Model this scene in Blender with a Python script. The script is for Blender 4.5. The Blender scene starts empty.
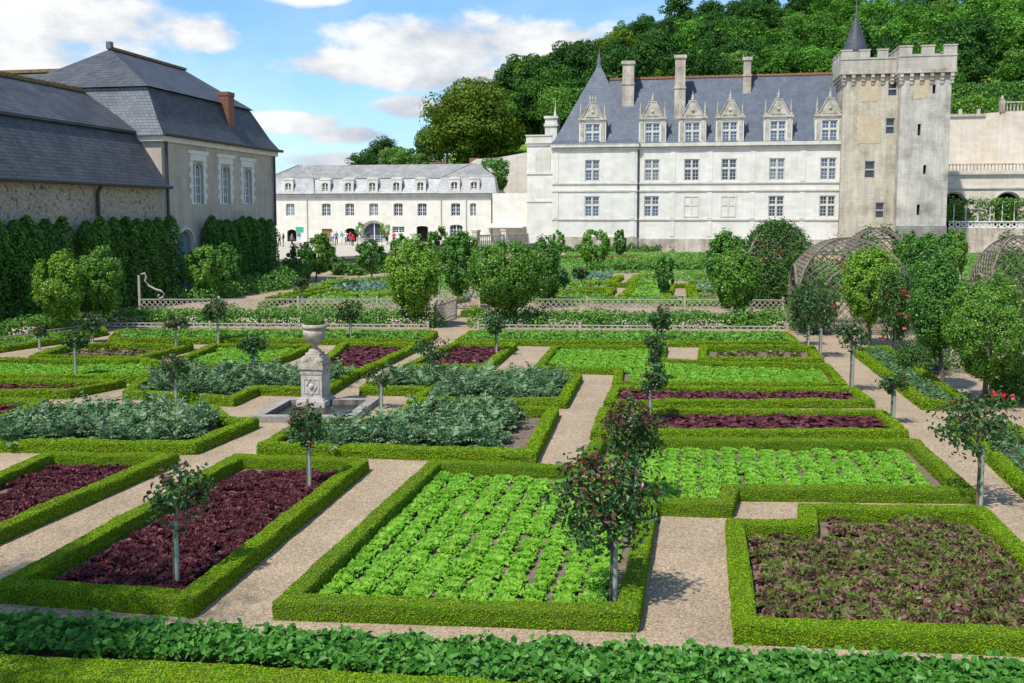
import bpy, math, random
import numpy as np
sc = bpy.context.scene
rng = np.random.default_rng(7); random.seed(7)
rad = math.radians

# ---------------------------------------------------------------- camera, sky, sun, exposure
F = 950.0; PPX, PPY = 512.0, 297.0; PITCH = rad(5.0); CAMH = 4.8
cam = bpy.data.objects.new('camera', bpy.data.cameras.new('camera')); sc.collection.objects.link(cam)
cam.location = (0, 0, CAMH); cam.rotation_euler = (rad(90) - PITCH, 0, 0)
cam.data.sensor_width = 36.0; cam.data.lens = F * 36.0 / 1024.0
cam.data.shift_y = -(341.5 - PPY) / 1024.0
cam.data.clip_start = 0.1; cam.data.clip_end = 6000
sc.camera = cam
SUN_EL = rad(58); SUN_H = np.array([-0.64, -0.76]); SUN_H = SUN_H / np.linalg.norm(SUN_H)
SUN_DIR = np.array([SUN_H[0]*math.cos(SUN_EL), SUN_H[1]*math.cos(SUN_EL), math.sin(SUN_EL)])
sun = bpy.data.objects.new('sun', bpy.data.lights.new('sun', 'SUN')); sc.collection.objects.link(sun)
sun.data.energy = 3.5; sun.data.angle = rad(1.2); sun.data.color = (1.0, 0.955, 0.88)
from mathutils import Vector
sun.rotation_euler = Vector(tuple(SUN_DIR)).to_track_quat('Z', 'Y').to_euler()
sun.location = (-30, -20, 60)
world = bpy.data.worlds.new('World'); sc.world = world; world.use_nodes = True
def build_world():
    nt = world.node_tree; nt.nodes.clear(); N = nt.nodes.new; L = nt.links.new
    out = N('ShaderNodeOutputWorld'); bg = N('ShaderNodeBackground'); bg.inputs[1].default_value = 0.15
    sky = N('ShaderNodeTexSky'); sky.sky_type = 'NISHITA'; sky.sun_disc = False
    sky.sun_elevation = SUN_EL; sky.sun_rotation = math.atan2(SUN_H[0], SUN_H[1])
    sky.air_density = 1.0; sky.dust_density = 0.25; sky.ozone_density = 3.0; sky.altitude = 100
    tc = N('ShaderNodeTexCoord'); sp = N('ShaderNodeSeparateXYZ'); L(tc.outputs['Generated'], sp.inputs[0])
    def M(op, a, b=None, c=None, clamp=False):
        n = N('ShaderNodeMath'); n.operation = op; n.use_clamp = clamp
        for i, v in enumerate((a, b, c)):
            if v is None: continue
            if isinstance(v, (int, float)): n.inputs[i].default_value = v
            else: L(v, n.inputs[i])
        return n.outputs[0]
    az = M('ARCTAN2', sp.outputs[0], sp.outputs[1]); el = M('ARCSINE', sp.outputs[2])
    cb = N('ShaderNodeCombineXYZ'); L(az, cb.inputs[0]); L(M('MULTIPLY', el, 1.9), cb.inputs[1])
    nz = N('ShaderNodeTexNoise'); nz.inputs['Scale'].default_value = 9.0; nz.inputs['Detail'].default_value = 9.0
    nz.inputs['Roughness'].default_value = 0.56; L(cb.outputs[0], nz.inputs['Vector'])
    nz2 = N('ShaderNodeTexNoise'); nz2.inputs['Scale'].default_value = 3.0; nz2.inputs['Detail'].default_value = 7.0
    nz2.inputs['Roughness'].default_value = 0.6; L(cb.outputs[0], nz2.inputs['Vector'])
    # cumulus: (azimuth deg, elevation deg, half width deg, half height deg)
    cl = [(-26.0, 10.2, 10.5, 2.4), (-17.8, 9.9, 2.8, 1.1), (-29, 7.6, 10, 2.6), (-8.5, 8.6, 6.5, 1.3), (-3.0, 9.9, 8.5, 1.9), (2.5, 10.0, 5.5, 1.5), (-2.5, 8.0, 7.5, 1.2),
          (-12.8, 12.6, 3.2, 0.9), (-12.6, 5.2, 3.4, 0.7), (-5.6, 6.2, 3.2, 0.9), (-9.0, 4.6, 4.2, 0.7), (-8.5, 3.0, 6.5, 0.8), (12, 9, 6, 1.5),
          (50, 14, 16, 4), (-70, 16, 18, 5), (120, 20, 25, 6), (-140, 22, 25, 6), (30, 35, 15, 6), (-40, 40, 12, 5)]
    best = None
    for a, e, w, h in cl:
        da = M('DIVIDE', M('SUBTRACT', az, rad(a)), rad(w)); de = M('DIVIDE', M('SUBTRACT', el, rad(e)), rad(h))
        q = M('SUBTRACT', 1.0, M('ADD', M('MULTIPLY', da, da), M('MULTIPLY', de, de)))
        best = q if best is None else M('MAXIMUM', best, q)
    best = M('MAXIMUM', best, -1.2)
    dens = M('ADD', M('MULTIPLY', best, 0.85), M('MULTIPLY', M('SUBTRACT', nz.outputs[0], 0.47), 3.4))
    mr = N('ShaderNodeMapRange'); mr.interpolation_type = 'SMOOTHSTEP'; L(dens, mr.inputs[0])
    mr.inputs[1].default_value = 0.02; mr.inputs[2].default_value = 0.75
    wisp = N('ShaderNodeMapRange'); wisp.interpolation_type = 'SMOOTHSTEP'; L(nz2.outputs[0], wisp.inputs[0])
    wisp.inputs[1].default_value = 0.42; wisp.inputs[2].default_value = 0.78; wisp.inputs[4].default_value = 0.42
    hz = N('ShaderNodeMapRange'); L(el, hz.inputs[0]); hz.inputs[1].default_value = rad(9); hz.inputs[2].default_value = rad(0); hz.inputs[4].default_value = 0.5
    mask = M('MAXIMUM', M('MAXIMUM', mr.outputs[0], wisp.outputs[0]), hz.outputs[0])
    cr = N('ShaderNodeValToRGB'); L(M('ADD', M('ADD', M('MULTIPLY', nz.outputs[0], 1.2), M('MULTIPLY', nz2.outputs[0], 0.6)), M('MULTIPLY', M('SUBTRACT', el, rad(8.5)), 1.2)), cr.inputs[0])
    cr.color_ramp.elements[0].position = 0.72; cr.color_ramp.elements[0].color = (2.3, 2.6, 3.0, 1)
    cr.color_ramp.elements[1].position = 1.0; cr.color_ramp.elements[1].color = (4.5, 4.55, 4.6, 1)
    mx = N('ShaderNodeMix'); mx.data_type = 'RGBA'; L(mask, mx.inputs[0])
    tint = N('ShaderNodeMix'); tint.data_type = 'RGBA'; tint.blend_type = 'MULTIPLY'; tint.inputs[0].default_value = 1.0
    L(sky.outputs[0], tint.inputs[6]); tint.inputs[7].default_value = (0.62, 0.80, 0.90, 1)
    L(tint.outputs[2], mx.inputs[6]); L(cr.outputs[0], mx.inputs[7])
    L(mx.outputs[2], bg.inputs[0]); L(bg.outputs[0], out.inputs[0])
build_world()
vs = sc.view_settings; vs.view_transform = 'Standard'; vs.look = 'None'; vs.gamma = 1.0; vs.exposure = 0.55; vs.use_curve_mapping = False
cy = sc.cycles; cy.max_bounces = 4; cy.diffuse_bounces = 2; cy.glossy_bounces = 2; cy.transmission_bounces = 3; cy.transparent_max_bounces = 4
cy.caustics_reflective = False; cy.caustics_refractive = False

# ---------------------------------------------------------------- measuring helpers: a pixel of the photograph -> a point of the place
CAM = np.array([0, 0, CAMH]); TH = rad(10.6)
ER = np.array([math.cos(TH), -math.sin(TH), 0.0]); ED = np.array([math.sin(TH), math.cos(TH), 0.0])
def ray(x, y):
    rx = x - PPX; ry = -(y - PPY)
    return np.array([rx, F*math.cos(PITCH) + ry*math.sin(PITCH), -F*math.sin(PITCH) + ry*math.cos(PITCH)]) / F
def g(x, y, z=0.0):
    r = ray(x, y); return CAM + r * ((z - CAMH) / r[2])
def on_plane(x, y, P0, n):
    r = ray(x, y); return CAM + r * (np.dot(P0 - CAM, n) / np.dot(r, n))
def at_depth(x, y, Y):
    r = ray(x, y); return CAM + r * (Y / r[1])

# ---------------------------------------------------------------- mesh builder
class MB:
    def __init__(s): s.V = []; s.F = []; s.n = 0
    def add(s, v, f, mat=0, smooth=False):
        v = np.asarray(v, float).reshape(-1, 3)
        if isinstance(f, np.ndarray): s.F.append((f + s.n, mat, smooth))
        else:
            by = {}
            for q in f: by.setdefault(len(q), []).append(q)
            for q in by.values(): s.F.append((np.array(q, int) + s.n, mat, smooth))
        s.V.append(v); s.n += len(v)
    def arrays(s):
        return np.concatenate(s.V), s.F
    def rep(s, src, mats4):
        V, Fs = src.arrays()
        for T in mats4:
            s.V.append(V @ T[:3, :3].T + T[:3, 3])
            for f, m, sm in Fs: s.F.append((f + s.n, m, sm))
            s.n += len(V)
    def mesh(s, name, mats):
        me = bpy.data.meshes.new(name); V = np.concatenate(s.V)
        me.vertices.add(len(V)); me.vertices.foreach_set('co', V.astype(np.float32).ravel())
        loops = np.concatenate([f.ravel() for f, m, sm in s.F]); cnt = np.concatenate([np.full(len(f), f.shape[1]) for f, m, sm in s.F])
        mi = np.concatenate([np.full(len(f), m) for f, m, sm in s.F]); smo = np.concatenate([np.full(len(f), sm) for f, m, sm in s.F])
        me.loops.add(len(loops)); me.loops.foreach_set('vertex_index', loops.astype(np.int32))
        me.polygons.add(len(cnt)); st = np.concatenate([[0], np.cumsum(cnt)[:-1]])
        me.polygons.foreach_set('loop_start', st.astype(np.int32)); me.polygons.foreach_set('loop_total', cnt.astype(np.int32))
        me.polygons.foreach_set('material_index', mi.astype(np.int32)); me.polygons.foreach_set('use_smooth', smo.astype(bool))
        for m in (mats if isinstance(mats, (list, tuple)) else [mats]): me.materials.append(m)
        me.update(calc_edges=True); return me
    def build(s, name, mats, parent=None, loc=None):
        return link(name, s.mesh(name, mats), parent, loc)
    # shapes
    def box(s, x0, x1, y0, y1, z0, z1, mat=0):
        v = [(x, y, z) for z in (z0, z1) for y in (y0, y1) for x in (x0, x1)]
        s.add(v, [(0,2,3,1),(4,5,7,6),(0,1,5,4),(2,6,7,3),(0,4,6,2),(1,3,7,5)], mat)
    def bar(s, a, b, w, h=None, mat=0):
        a = np.array(a, float); b = np.array(b, float); d = b - a; d /= np.linalg.norm(d) + 1e-9; h = h or w
        up = np.array([0, 0, 1.0]) if abs(d[2]) < 0.95 else np.array([1.0, 0, 0])
        r = np.cross(d, up); r /= np.linalg.norm(r); u = np.cross(r, d)
        v = [p + sx*r*w/2 + sz*u*h/2 for p in (a, b) for sx, sz in ((-1,-1),(1,-1),(1,1),(-1,1))]
        s.add(v, [(3,2,1,0),(4,5,6,7),(0,1,5,4),(1,2,6,5),(2,3,7,6),(3,0,4,7)], mat)
    def tube(s, pts, radii, n=8, mat=0, smooth=True, cap=True):
        pts = np.array(pts, float); k = len(pts); radii = np.broadcast_to(np.array(radii, float), (k,))
        V = []
        for i in range(k):
            d = pts[min(i+1, k-1)] - pts[max(i-1, 0)]; d /= np.linalg.norm(d) + 1e-9
            up = np.array([0, 0, 1.0]) if abs(d[2]) < 0.9 else np.array([0, 1.0, 0])
            r = np.cross(d, up); r /= np.linalg.norm(r); u = np.cross(r, d)
            a = np.arange(n) * 2*math.pi/n
            V.append(pts[i] + radii[i]*(np.cos(a)[:, None]*r + np.sin(a)[:, None]*u))
        f = [(i*n+j, i*n+(j+1) % n, (i+1)*n+(j+1) % n, (i+1)*n+j) for i in range(k-1) for j in range(n)]
        V = np.concatenate(V); s.add(V, np.array(f), mat, smooth)
        if cap: s.add(V[-n:], [tuple(range(n))], mat); s.add(V[:n], [tuple(range(n))[::-1]], mat)
    def lathe(s, prof, c=(0, 0, 0), n=24, mat=0, smooth=True, sq=None):
        a = np.arange(n)*2*math.pi/n; V = []
        for r, z in prof:
            V.append(np.stack([c[0]+r*np.cos(a), c[1]+r*np.sin(a), np.full(n, c[2]+z)], 1))
        f = [(i*n+j, i*n+(j+1) % n, (i+1)*n+(j+1) % n, (i+1)*n+j) for i in range(len(prof)-1) for j in range(n)]
        s.add(np.concatenate(V), np.array(f), mat, smooth)
    def prism(s, poly, axis, a0, a1, mat=0):
        # extrude 2-D polygon: axis 'y': poly in (x,z); axis 'z': poly in (x,y); axis 'x': poly in (y,z)
        n = len(poly); P = np.array(poly, float)
        def mk(t):
            if axis == 'y': return np.stack([P[:, 0], np.full(n, t), P[:, 1]], 1)
            if axis == 'x': return np.stack([np.full(n, t), P[:, 0], P[:, 1]], 1)
            return np.stack([P[:, 0], P[:, 1], np.full(n, t)], 1)
        v = np.concatenate([mk(a0), mk(a1)])
        s.add(v, [tuple(range(n)), tuple(range(2*n-1, n-1, -1))] + [(i, (i+1) % n, n+(i+1) % n, n+i) for i in range(n)], mat)

def link(name, me, parent=None, loc=None):
    o = bpy.data.objects.new(name, me); sc.collection.objects.link(o)
    if parent is not None: o.parent = parent
    if loc is not None: o.location = tuple(loc)
    return o
def tag(o, label, cat=None, group=None, kind=None):
    if label: o['label'] = label
    if cat: o['category'] = cat
    if group: o['group'] = group
    if kind: o['kind'] = kind
    return o
def thing(name, label, cat, loc=(0, 0, 0), rz=0.0, group=None):
    o = bpy.data.objects.new(name, None); sc.collection.objects.link(o); o.empty_display_size = 0.2
    o.location = tuple(loc); o.rotation_euler = (0, 0, rz); return tag(o, label, cat, group)
def struct(o): o['kind'] = 'structure'; return o
def copy_tree(o, parent=None):
    c = o.copy(); sc.collection.objects.link(c)
    if parent is not None: c.parent = parent
    for ch in list(o.children): copy_tree(ch, c)
    return c

# ---------------------------------------------------------------- materials
def newmat(name):
    m = bpy.data.materials.new(name); m.use_nodes = True; nt = m.node_tree
    return m, nt, nt.nodes['Principled BSDF'], nt.nodes['Material Output']
def leafmat(name, cols, trans=0.35, rough=0.5, obj_var=0.25, spec=0.3, patch=None):
    m, nt, p, out = newmat(name); N = nt.nodes.new; L = nt.links.new
    ge = N('ShaderNodeNewGeometry'); cr = N('ShaderNodeValToRGB'); L(ge.outputs['Random Per Island'], cr.inputs[0])
    el = cr.color_ramp.elements
    while len(el) < len(cols): el.new(0.5)
    for i, c in enumerate(cols): el[i].position = i/(len(cols)-1); el[i].color = (*c, 1)
    oi = N('ShaderNodeObjectInfo'); hs = N('ShaderNodeHueSaturation'); L(cr.outputs[0], hs.inputs['Color'])
    mr = N('ShaderNodeMapRange'); L(oi.outputs['Random'], mr.inputs[0]); mr.inputs[3].default_value = 1-obj_var; mr.inputs[4].default_value = 1+obj_var
    L(mr.outputs[0], hs.inputs['Value']); col = hs.outputs[0]
    if patch:
        tc = N('ShaderNodeTexCoord'); nz = N('ShaderNodeTexNoise'); nz.inputs['Scale'].default_value = 1.7; nz.inputs['Detail'].default_value = 5; nz.inputs['Roughness'].default_value = .65; L(tc.outputs['Object'], nz.inputs['Vector'])
        m2 = N('ShaderNodeMapRange'); L(nz.outputs[0], m2.inputs[0]); m2.inputs[1].default_value = .47; m2.inputs[2].default_value = .72; m2.inputs[4].default_value = .5
        mxx = N('ShaderNodeMix'); mxx.data_type = 'RGBA'; L(m2.outputs[0], mxx.inputs[0]); L(col, mxx.inputs[6]); mxx.inputs[7].default_value = (*patch, 1); col = mxx.outputs[2]
    L(col, p.inputs['Base Color']); p.inputs['Roughness'].default_value = rough; p.inputs['Specular IOR Level'].default_value = spec
    tr = N('ShaderNodeBsdfTranslucent'); L(col, tr.inputs[0]); mx = N('ShaderNodeMixShader'); mx.inputs[0].default_value = trans
    L(p.outputs[0], mx.inputs[1]); L(tr.outputs[0], mx.inputs[2]); L(mx.outputs[0], out.inputs[0])
    return m
def mottled(name, cols, scale=4.0, rough=0.85, bump=0.0, bscale=None, detail=6.0, spec=0.2, stretch=(1, 1, 1), fine=0.0):
    m, nt, p, out = newmat(name); N = nt.nodes.new; L = nt.links.new
    tc = N('ShaderNodeTexCoord'); mp = N('ShaderNodeMapping'); mp.inputs['Scale'].default_value = stretch; L(tc.outputs['Object'], mp.inputs[0])
    nz = N('ShaderNodeTexNoise'); nz.inputs['Scale'].default_value = scale; nz.inputs['Detail'].default_value = detail; nz.inputs['Roughness'].default_value = 0.62
    L(mp.outputs[0], nz.inputs['Vector']); cr = N('ShaderNodeValToRGB'); L(nz.outputs[0], cr.inputs[0]); el = cr.color_ramp.elements
    while len(el) < len(cols): el.new(0.5)
    for i, c in enumerate(cols): el[i].position = 0.3 + 0.4*i/(len(cols)-1); el[i].color = (*c, 1)
    col = cr.outputs[0]
    if fine:
        n2 = N('ShaderNodeTexNoise'); n2.inputs['Scale'].default_value = scale*9; n2.inputs['Detail'].default_value = 4; L(mp.outputs[0], n2.inputs['Vector'])
        hv = N('ShaderNodeHueSaturation'); L(col, hv.inputs['Color']); mr = N('ShaderNodeMapRange'); L(n2.outputs[0], mr.inputs[0])
        mr.inputs[1].default_value = .3; mr.inputs[2].default_value = .7; mr.inputs[3].default_value = 1-fine; mr.inputs[4].default_value = 1+fine
        L(mr.outputs[0], hv.inputs['Value']); col = hv.outputs[0]
    L(col, p.inputs['Base Color']); p.inputs['Roughness'].default_value = rough; p.inputs['Specular IOR Level'].default_value = spec
    if bump:
        b = N('ShaderNodeBump'); b.inputs['Strength'].default_value = bump; b.inputs['Distance'].default_value = 0.02
        n3 = N('ShaderNodeTexNoise'); n3.inputs['Scale'].default_value = bscale or scale*5; n3.inputs['Detail'].default_value = 5; L(mp.outputs[0], n3.inputs['Vector'])
        L(n3.outputs[0], b.inputs['Height']); L(b.outputs[0], p.inputs['Normal'])
    return m
def plain(name, c, rough=0.6, spec=0.3, metal=0.0):
    m, nt, p, out = newmat(name); p.inputs['Base Color'].default_value = (*c, 1); p.inputs['Roughness'].default_value = rough
    p.inputs['Specular IOR Level'].default_value = spec; p.inputs['Metallic'].default_value = metal; return m
def gravelmat():
    m, nt, p, out = newmat('gravel'); N = nt.nodes.new; L = nt.links.new
    tc = N('ShaderNodeTexCoord')
    vo = N('ShaderNodeTexVoronoi'); vo.inputs['Scale'].default_value = 52; L(tc.outputs['Object'], vo.inputs['Vector'])
    nz = N('ShaderNodeTexNoise'); nz.inputs['Scale'].default_value = 0.7; nz.inputs['Detail'].default_value = 8; nz.inputs['Roughness'].default_value = .65; L(tc.outputs['Object'], nz.inputs['Vector'])
    cr = N('ShaderNodeValToRGB'); sx = N('ShaderNodeSeparateColor'); L(vo.outputs['Color'], sx.inputs[0]); L(sx.outputs[0], cr.inputs[0])
    e = cr.color_ramp.elements; e.new(.5); e.new(.8)
    for i, (q, c) in enumerate([(0, (.22,.155,.095)), (.35, (.345,.255,.163)), (.75, (.415,.318,.212)), (1, (.53,.43,.31))]): e[i].position = q; e[i].color = (*c, 1)
    hs = N('ShaderNodeHueSaturation'); L(cr.outputs[0], hs.inputs['Color']); mr = N('ShaderNodeMapRange'); L(nz.outputs[0], mr.inputs[0])
    mr.inputs[1].default_value = .3; mr.inputs[2].default_value = .7; mr.inputs[3].default_value = .78; mr.inputs[4].default_value = 1.14
    L(mr.outputs[0], hs.inputs['Value']); L(hs.outputs[0], p.inputs['Base Color']); p.inputs['Roughness'].default_value = .9; p.inputs['Specular IOR Level'].default_value = .15
    b = N('ShaderNodeBump'); b.inputs['Strength'].default_value = .6; b.inputs['Distance'].default_value = .012; L(vo.outputs['Distance'], b.inputs['Height']); L(b.outputs[0], p.inputs['Normal'])
    return m
def slatemat(name, c1, c2, bw=0.22, bh=0.13, vert='Z'):
    m, nt, p, out = newmat(name); N = nt.nodes.new; L = nt.links.new
    tc = N('ShaderNodeTexCoord'); sp = N('ShaderNodeSeparateXYZ'); L(tc.outputs['Object'], sp.inputs[0])
    ad = N('ShaderNodeMath'); ad.operation = 'ADD'; L(sp.outputs[0], ad.inputs[0]); L(sp.outputs[1], ad.inputs[1])
    cb = N('ShaderNodeCombineXYZ'); L(ad.outputs[0], cb.inputs[0]); L(sp.outputs[2], cb.inputs[1])
    br = N('ShaderNodeTexBrick'); L(cb.outputs[0], br.inputs['Vector']); br.inputs['Scale'].default_value = 1.0
    br.inputs['Brick Width'].default_value = bw; br.inputs['Row Height'].default_value = bh; br.inputs['Mortar Size'].default_value = 0.012; br.inputs['Bias'].default_value = 0.1
    br.inputs['Color1'].default_value = (*c1, 1); br.inputs['Color2'].default_value = (*c2, 1); br.inputs['Mortar'].default_value = tuple(.45*v for v in c1) + (1,)
    nz = N('ShaderNodeTexNoise'); nz.inputs['Scale'].default_value = .8; nz.inputs['Detail'].default_value = 8; nz.inputs['Roughness'].default_value = .7; L(tc.outputs['Object'], nz.inputs['Vector'])
    hs = N('ShaderNodeHueSaturation'); L(br.outputs[0], hs.inputs['Color']); mr = N('ShaderNodeMapRange'); L(nz.outputs[0], mr.inputs[0])
    mr.inputs[1].default_value = .3; mr.inputs[2].default_value = .7; mr.inputs[3].default_value = .7; mr.inputs[4].default_value = 1.3
    L(mr.outputs[0], hs.inputs['Value']); L(hs.outputs[0], p.inputs['Base Color']); p.inputs['Roughness'].default_value = .55; p.inputs['Specular IOR Level'].default_value = .35
    b = N('ShaderNodeBump'); b.inputs['Strength'].default_value = .5; b.inputs['Distance'].default_value = .02; L(br.outputs['Fac'], b.inputs['Height']); b.invert = True; L(b.outputs[0], p.inputs['Normal'])
    return m
def stonemat(name, cols, scale=.5, bw=.9, bh=.42, joint=.012, jdark=.75, stain=.15, bump=.25):
    """ashlar: coursed blocks of slightly different tone, streaks of weathering"""
    m, nt, p, out = newmat(name); N = nt.nodes.new; L = nt.links.new
    tc = N('ShaderNodeTexCoord'); sp = N('ShaderNodeSeparateXYZ'); L(tc.outputs['Object'], sp.inputs[0])
    ad = N('ShaderNodeMath'); ad.operation = 'ADD'; L(sp.outputs[0], ad.inputs[0]); L(sp.outputs[1], ad.inputs[1])
    cb = N('ShaderNodeCombineXYZ'); L(ad.outputs[0], cb.inputs[0]); L(sp.outputs[2], cb.inputs[1])
    nz = N('ShaderNodeTexNoise'); nz.inputs['Scale'].default_value = scale; nz.inputs['Detail'].default_value = 10; nz.inputs['Roughness'].default_value = .66; L(tc.outputs['Object'], nz.inputs['Vector'])
    cr = N('ShaderNodeValToRGB'); L(nz.outputs[0], cr.inputs[0]); el = cr.color_ramp.elements
    while len(el) < len(cols): el.new(.5)
    for i, c in enumerate(cols): el[i].position = .32 + .36*i/(len(cols)-1); el[i].color = (*c, 1)
    br = N('ShaderNodeTexBrick'); L(cb.outputs[0], br.inputs['Vector']); br.inputs['Scale'].default_value = 1.0
    br.inputs['Brick Width'].default_value = bw; br.inputs['Row Height'].default_value = bh; br.inputs['Mortar Size'].default_value = joint
    br.inputs['Color1'].default_value = (.93, .93, .93, 1); br.inputs['Color2'].default_value = (1.05, 1.04, 1.02, 1); br.inputs['Mortar'].default_value = (jdark, jdark, jdark, 1)
    mu = N('ShaderNodeMix'); mu.data_type = 'RGBA'; mu.blend_type = 'MULTIPLY'; mu.inputs[0].default_value = 1; L(cr.outputs[0], mu.inputs[6]); L(br.outputs[0], mu.inputs[7])
    mp = N('ShaderNodeMapping'); mp.inputs['Scale'].default_value = (1.6, 1.6, .18); L(tc.outputs['Object'], mp.inputs[0])
    n2 = N('ShaderNodeTexNoise'); n2.inputs['Scale'].default_value = 1.0; n2.inputs['Detail'].default_value = 8; n2.inputs['Roughness'].default_value = .7; L(mp.outputs[0], n2.inputs['Vector'])
    hs = N('ShaderNodeHueSaturation'); L(mu.outputs[2], hs.inputs['Color']); mr = N('ShaderNodeMapRange'); L(n2.outputs[0], mr.inputs[0])
    mr.inputs[1].default_value = .35; mr.inputs[2].default_value = .75; mr.inputs[3].default_value = 1+stain*.4; mr.inputs[4].default_value = 1-stain
    L(mr.outputs[0], hs.inputs['Value']); L(hs.outputs[0], p.inputs['Base Color']); p.inputs['Roughness'].default_value = .9; p.inputs['Specular IOR Level'].default_value = .15
    b = N('ShaderNodeBump'); b.inputs['Strength'].default_value = bump; b.inputs['Distance'].default_value = .03; L(n2.outputs[0], b.inputs['Height']); L(b.outputs[0], p.inputs['Normal'])
    return m

M = {}
M['gravel'] = gravelmat()
M['soil'] = mottled('soil', [(.13,.09,.065), (.24,.175,.13)], 6, bump=.8, bscale=40, fine=.3)
M['box_body'] = mottled('box hedge body', [(.04,.095,.006), (.08,.15,.010)], 14, bump=.8, bscale=60)
M['box_leaf'] = leafmat('box hedge leaf', [(.105,.215,.006), (.22,.385,.010), (.37,.51,.018)], .3, .6, .06, .12, (.26,.25,.03))
M['lettuce'] = leafmat('green lettuce leaf', [(.12,.35,.018), (.22,.50,.028), (.35,.60,.07)], .4, .5, .08)
M['red_lettuce'] = leafmat('red lettuce leaf', [(.036,.008,.011), (.088,.018,.023), (.20,.058,.066)], .15, .5, .15, .22)
M['bronze'] = leafmat('bronze lettuce leaf', [(.03,.026,.010), (.10,.048,.034), (.17,.08,.064), (.13,.20,.03), (.23,.14,.095), (.32,.14,.15)], .25, .5, .2, .2)
M['bronze_green'] = leafmat('bronze lettuce inner leaf', [(.09,.13,.02), (.22,.30,.05)], .25, .45, .2)
M['cardoon'] = leafmat('cardoon leaf', [(.048,.125,.04), (.115,.21,.085), (.27,.365,.20)], .2, .55, .12, .2)
M['band'] = leafmat('heart shaped leaf', [(.035,.15,.012), (.075,.25,.025), (.15,.36,.06)], .3, .45, .05, .3)
M['rose_leaf'] = leafmat('rose leaf', [(.02,.062,.014), (.042,.115,.025), (.10,.205,.055)], .22, .42, .12, .4)
M['rose_young'] = leafmat('young rose leaf', [(.10,.02,.02), (.17,.045,.035), (.13,.11,.04)], .25, .4, .1, .4)
M['rose_red'] = plain('red rose petal', (.55, .012, .03), .5)
M['rose_dark'] = plain('dark red rose petal', (.26, .008, .02), .5)
M['rose_pink'] = plain('pink rose petal', (.62, .12, .14), .5)
M['tree_leaf'] = leafmat('bright tree leaf', [(.06,.17,.012), (.13,.30,.025), (.25,.45,.055)], .30, .4, .1, .4)
M['tree_leaf_deep'] = leafmat('deep green tree leaf', [(.036,.135,.015), (.09,.245,.03), (.18,.38,.055)], .3, .4, .1, .4)
M['tree_leaf_yellow'] = leafmat('yellow green tree leaf', [(.09,.21,.012), (.19,.37,.025), (.33,.50,.055)], .33, .4, .08, .4)
M['wall_leaf'] = leafmat('dark hornbeam leaf', [(.032,.11,.012), (.072,.205,.024), (.14,.32,.045)], .25, .45, .2)
M['shrub_leaf'] = leafmat('shrub leaf', [(.06,.17,.018), (.12,.28,.035), (.21,.39,.08)], .3, .45, .12)
M['wood_leaf'] = leafmat('woodland leaf', [(.036,.115,.012), (.085,.235,.022), (.17,.37,.045)], .3, .6, .3, .12)
M['wood_dark'] = leafmat('dark woodland leaf', [(.014,.052,.010), (.036,.11,.016), (.08,.19,.032)], .22, .6, .2, .12)
M['wood_olive'] = leafmat('olive woodland leaf', [(.06,.11,.008), (.13,.205,.018), (.21,.30,.04)], .28, .6, .12, .12)
M['wood_light'] = leafmat('pale woodland leaf', [(.07,.18,.02), (.14,.29,.035), (.24,.40,.07)], .35, .5, .12)
M['leek'] = leafmat('blue green leek leaf', [(.07,.15,.115), (.12,.215,.17), (.20,.30,.24)], .2, .45, .1)
M['flower_pink'] = leafmat('pale pink petal', [(.55,.36,.34), (.72,.55,.50), (.5,.45,.3)], .2, .6, .05)
M['bark'] = mottled('bark', [(.10,.075,.05), (.22,.18,.13)], 9, bump=.6, stretch=(1, 1, .3))
M['stake'] = mottled('green grey treated stake', [(.20,.26,.19), (.34,.38,.29)], 10, stretch=(1, 1, .2))
M['weathered'] = mottled('weathered grey wood', [(.28,.24,.19), (.45,.40,.33)], 6, stretch=(1, 1, .3))
M['lattice'] = mottled('pale weathered lattice', [(.32,.28,.225), (.50,.45,.38)], 3)
M['chateau'] = stonemat('white tuffeau ashlar', [(.62,.59,.515), (.725,.70,.63), (.765,.745,.685)], .35, 1.0, .45, .008, .9, .10)
M['trim'] = stonemat('tuffeau trim', [(.55,.52,.44), (.70,.67,.59)], .8, 1.4, 3.0, .004, .9, .22)
M['carved'] = stonemat('weathered carved stone', [(.30,.27,.21), (.46,.43,.36), (.60,.57,.50)], 1.6, 1.4, 3.0, .004, .9, .3)
M['cream'] = stonemat('cream rendered stone', [(.71,.665,.565), (.77,.735,.65)], .3, 1.2, .5, .004, .94, .08)
M['keep'] = stonemat('weathered keep stone', [(.27,.24,.19), (.46,.41,.31), (.57,.52,.42), (.58,.47,.31)], .30, .8, .36, .014, .80, .36, .4)
M['terrace'] = stonemat('terrace wall stone', [(.58,.50,.40), (.70,.62,.51), (.76,.70,.61)], .25, 1.0, .4, .006, .9, .14)
M['base'] = stonemat('stained base stone', [(.30,.25,.19), (.50,.44,.36), (.64,.59,.51)], .5, .6, .3, .016, .75, .4, .4)
M['render_grey'] = stonemat('grey brown render', [(.40,.345,.29), (.52,.46,.395)], .9, 1.5, 1.0, 0, 1, .25)
M['rubble'] = mottled('rubble stone wall', [(.06,.05,.04), (.20,.165,.125), (.46,.41,.33), (.24,.20,.155), (.70,.65,.56)], 3.6, bump=.8, bscale=9, fine=.3)
M['quoin'] = mottled('pale window quoin', [(.62,.61,.57), (.76,.74,.69)], 2)
M['slate'] = slatemat('blue grey slate', (.075,.095,.13), (.10,.12,.155), .35, .22)
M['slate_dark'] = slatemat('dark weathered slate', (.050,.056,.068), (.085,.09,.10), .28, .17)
M['slate_pale'] = slatemat('slate with painted sheen', (.15,.165,.18), (.20,.21,.22), .28, .17)  # paler copy for one roof slope, its sheen painted into the colour
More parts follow.
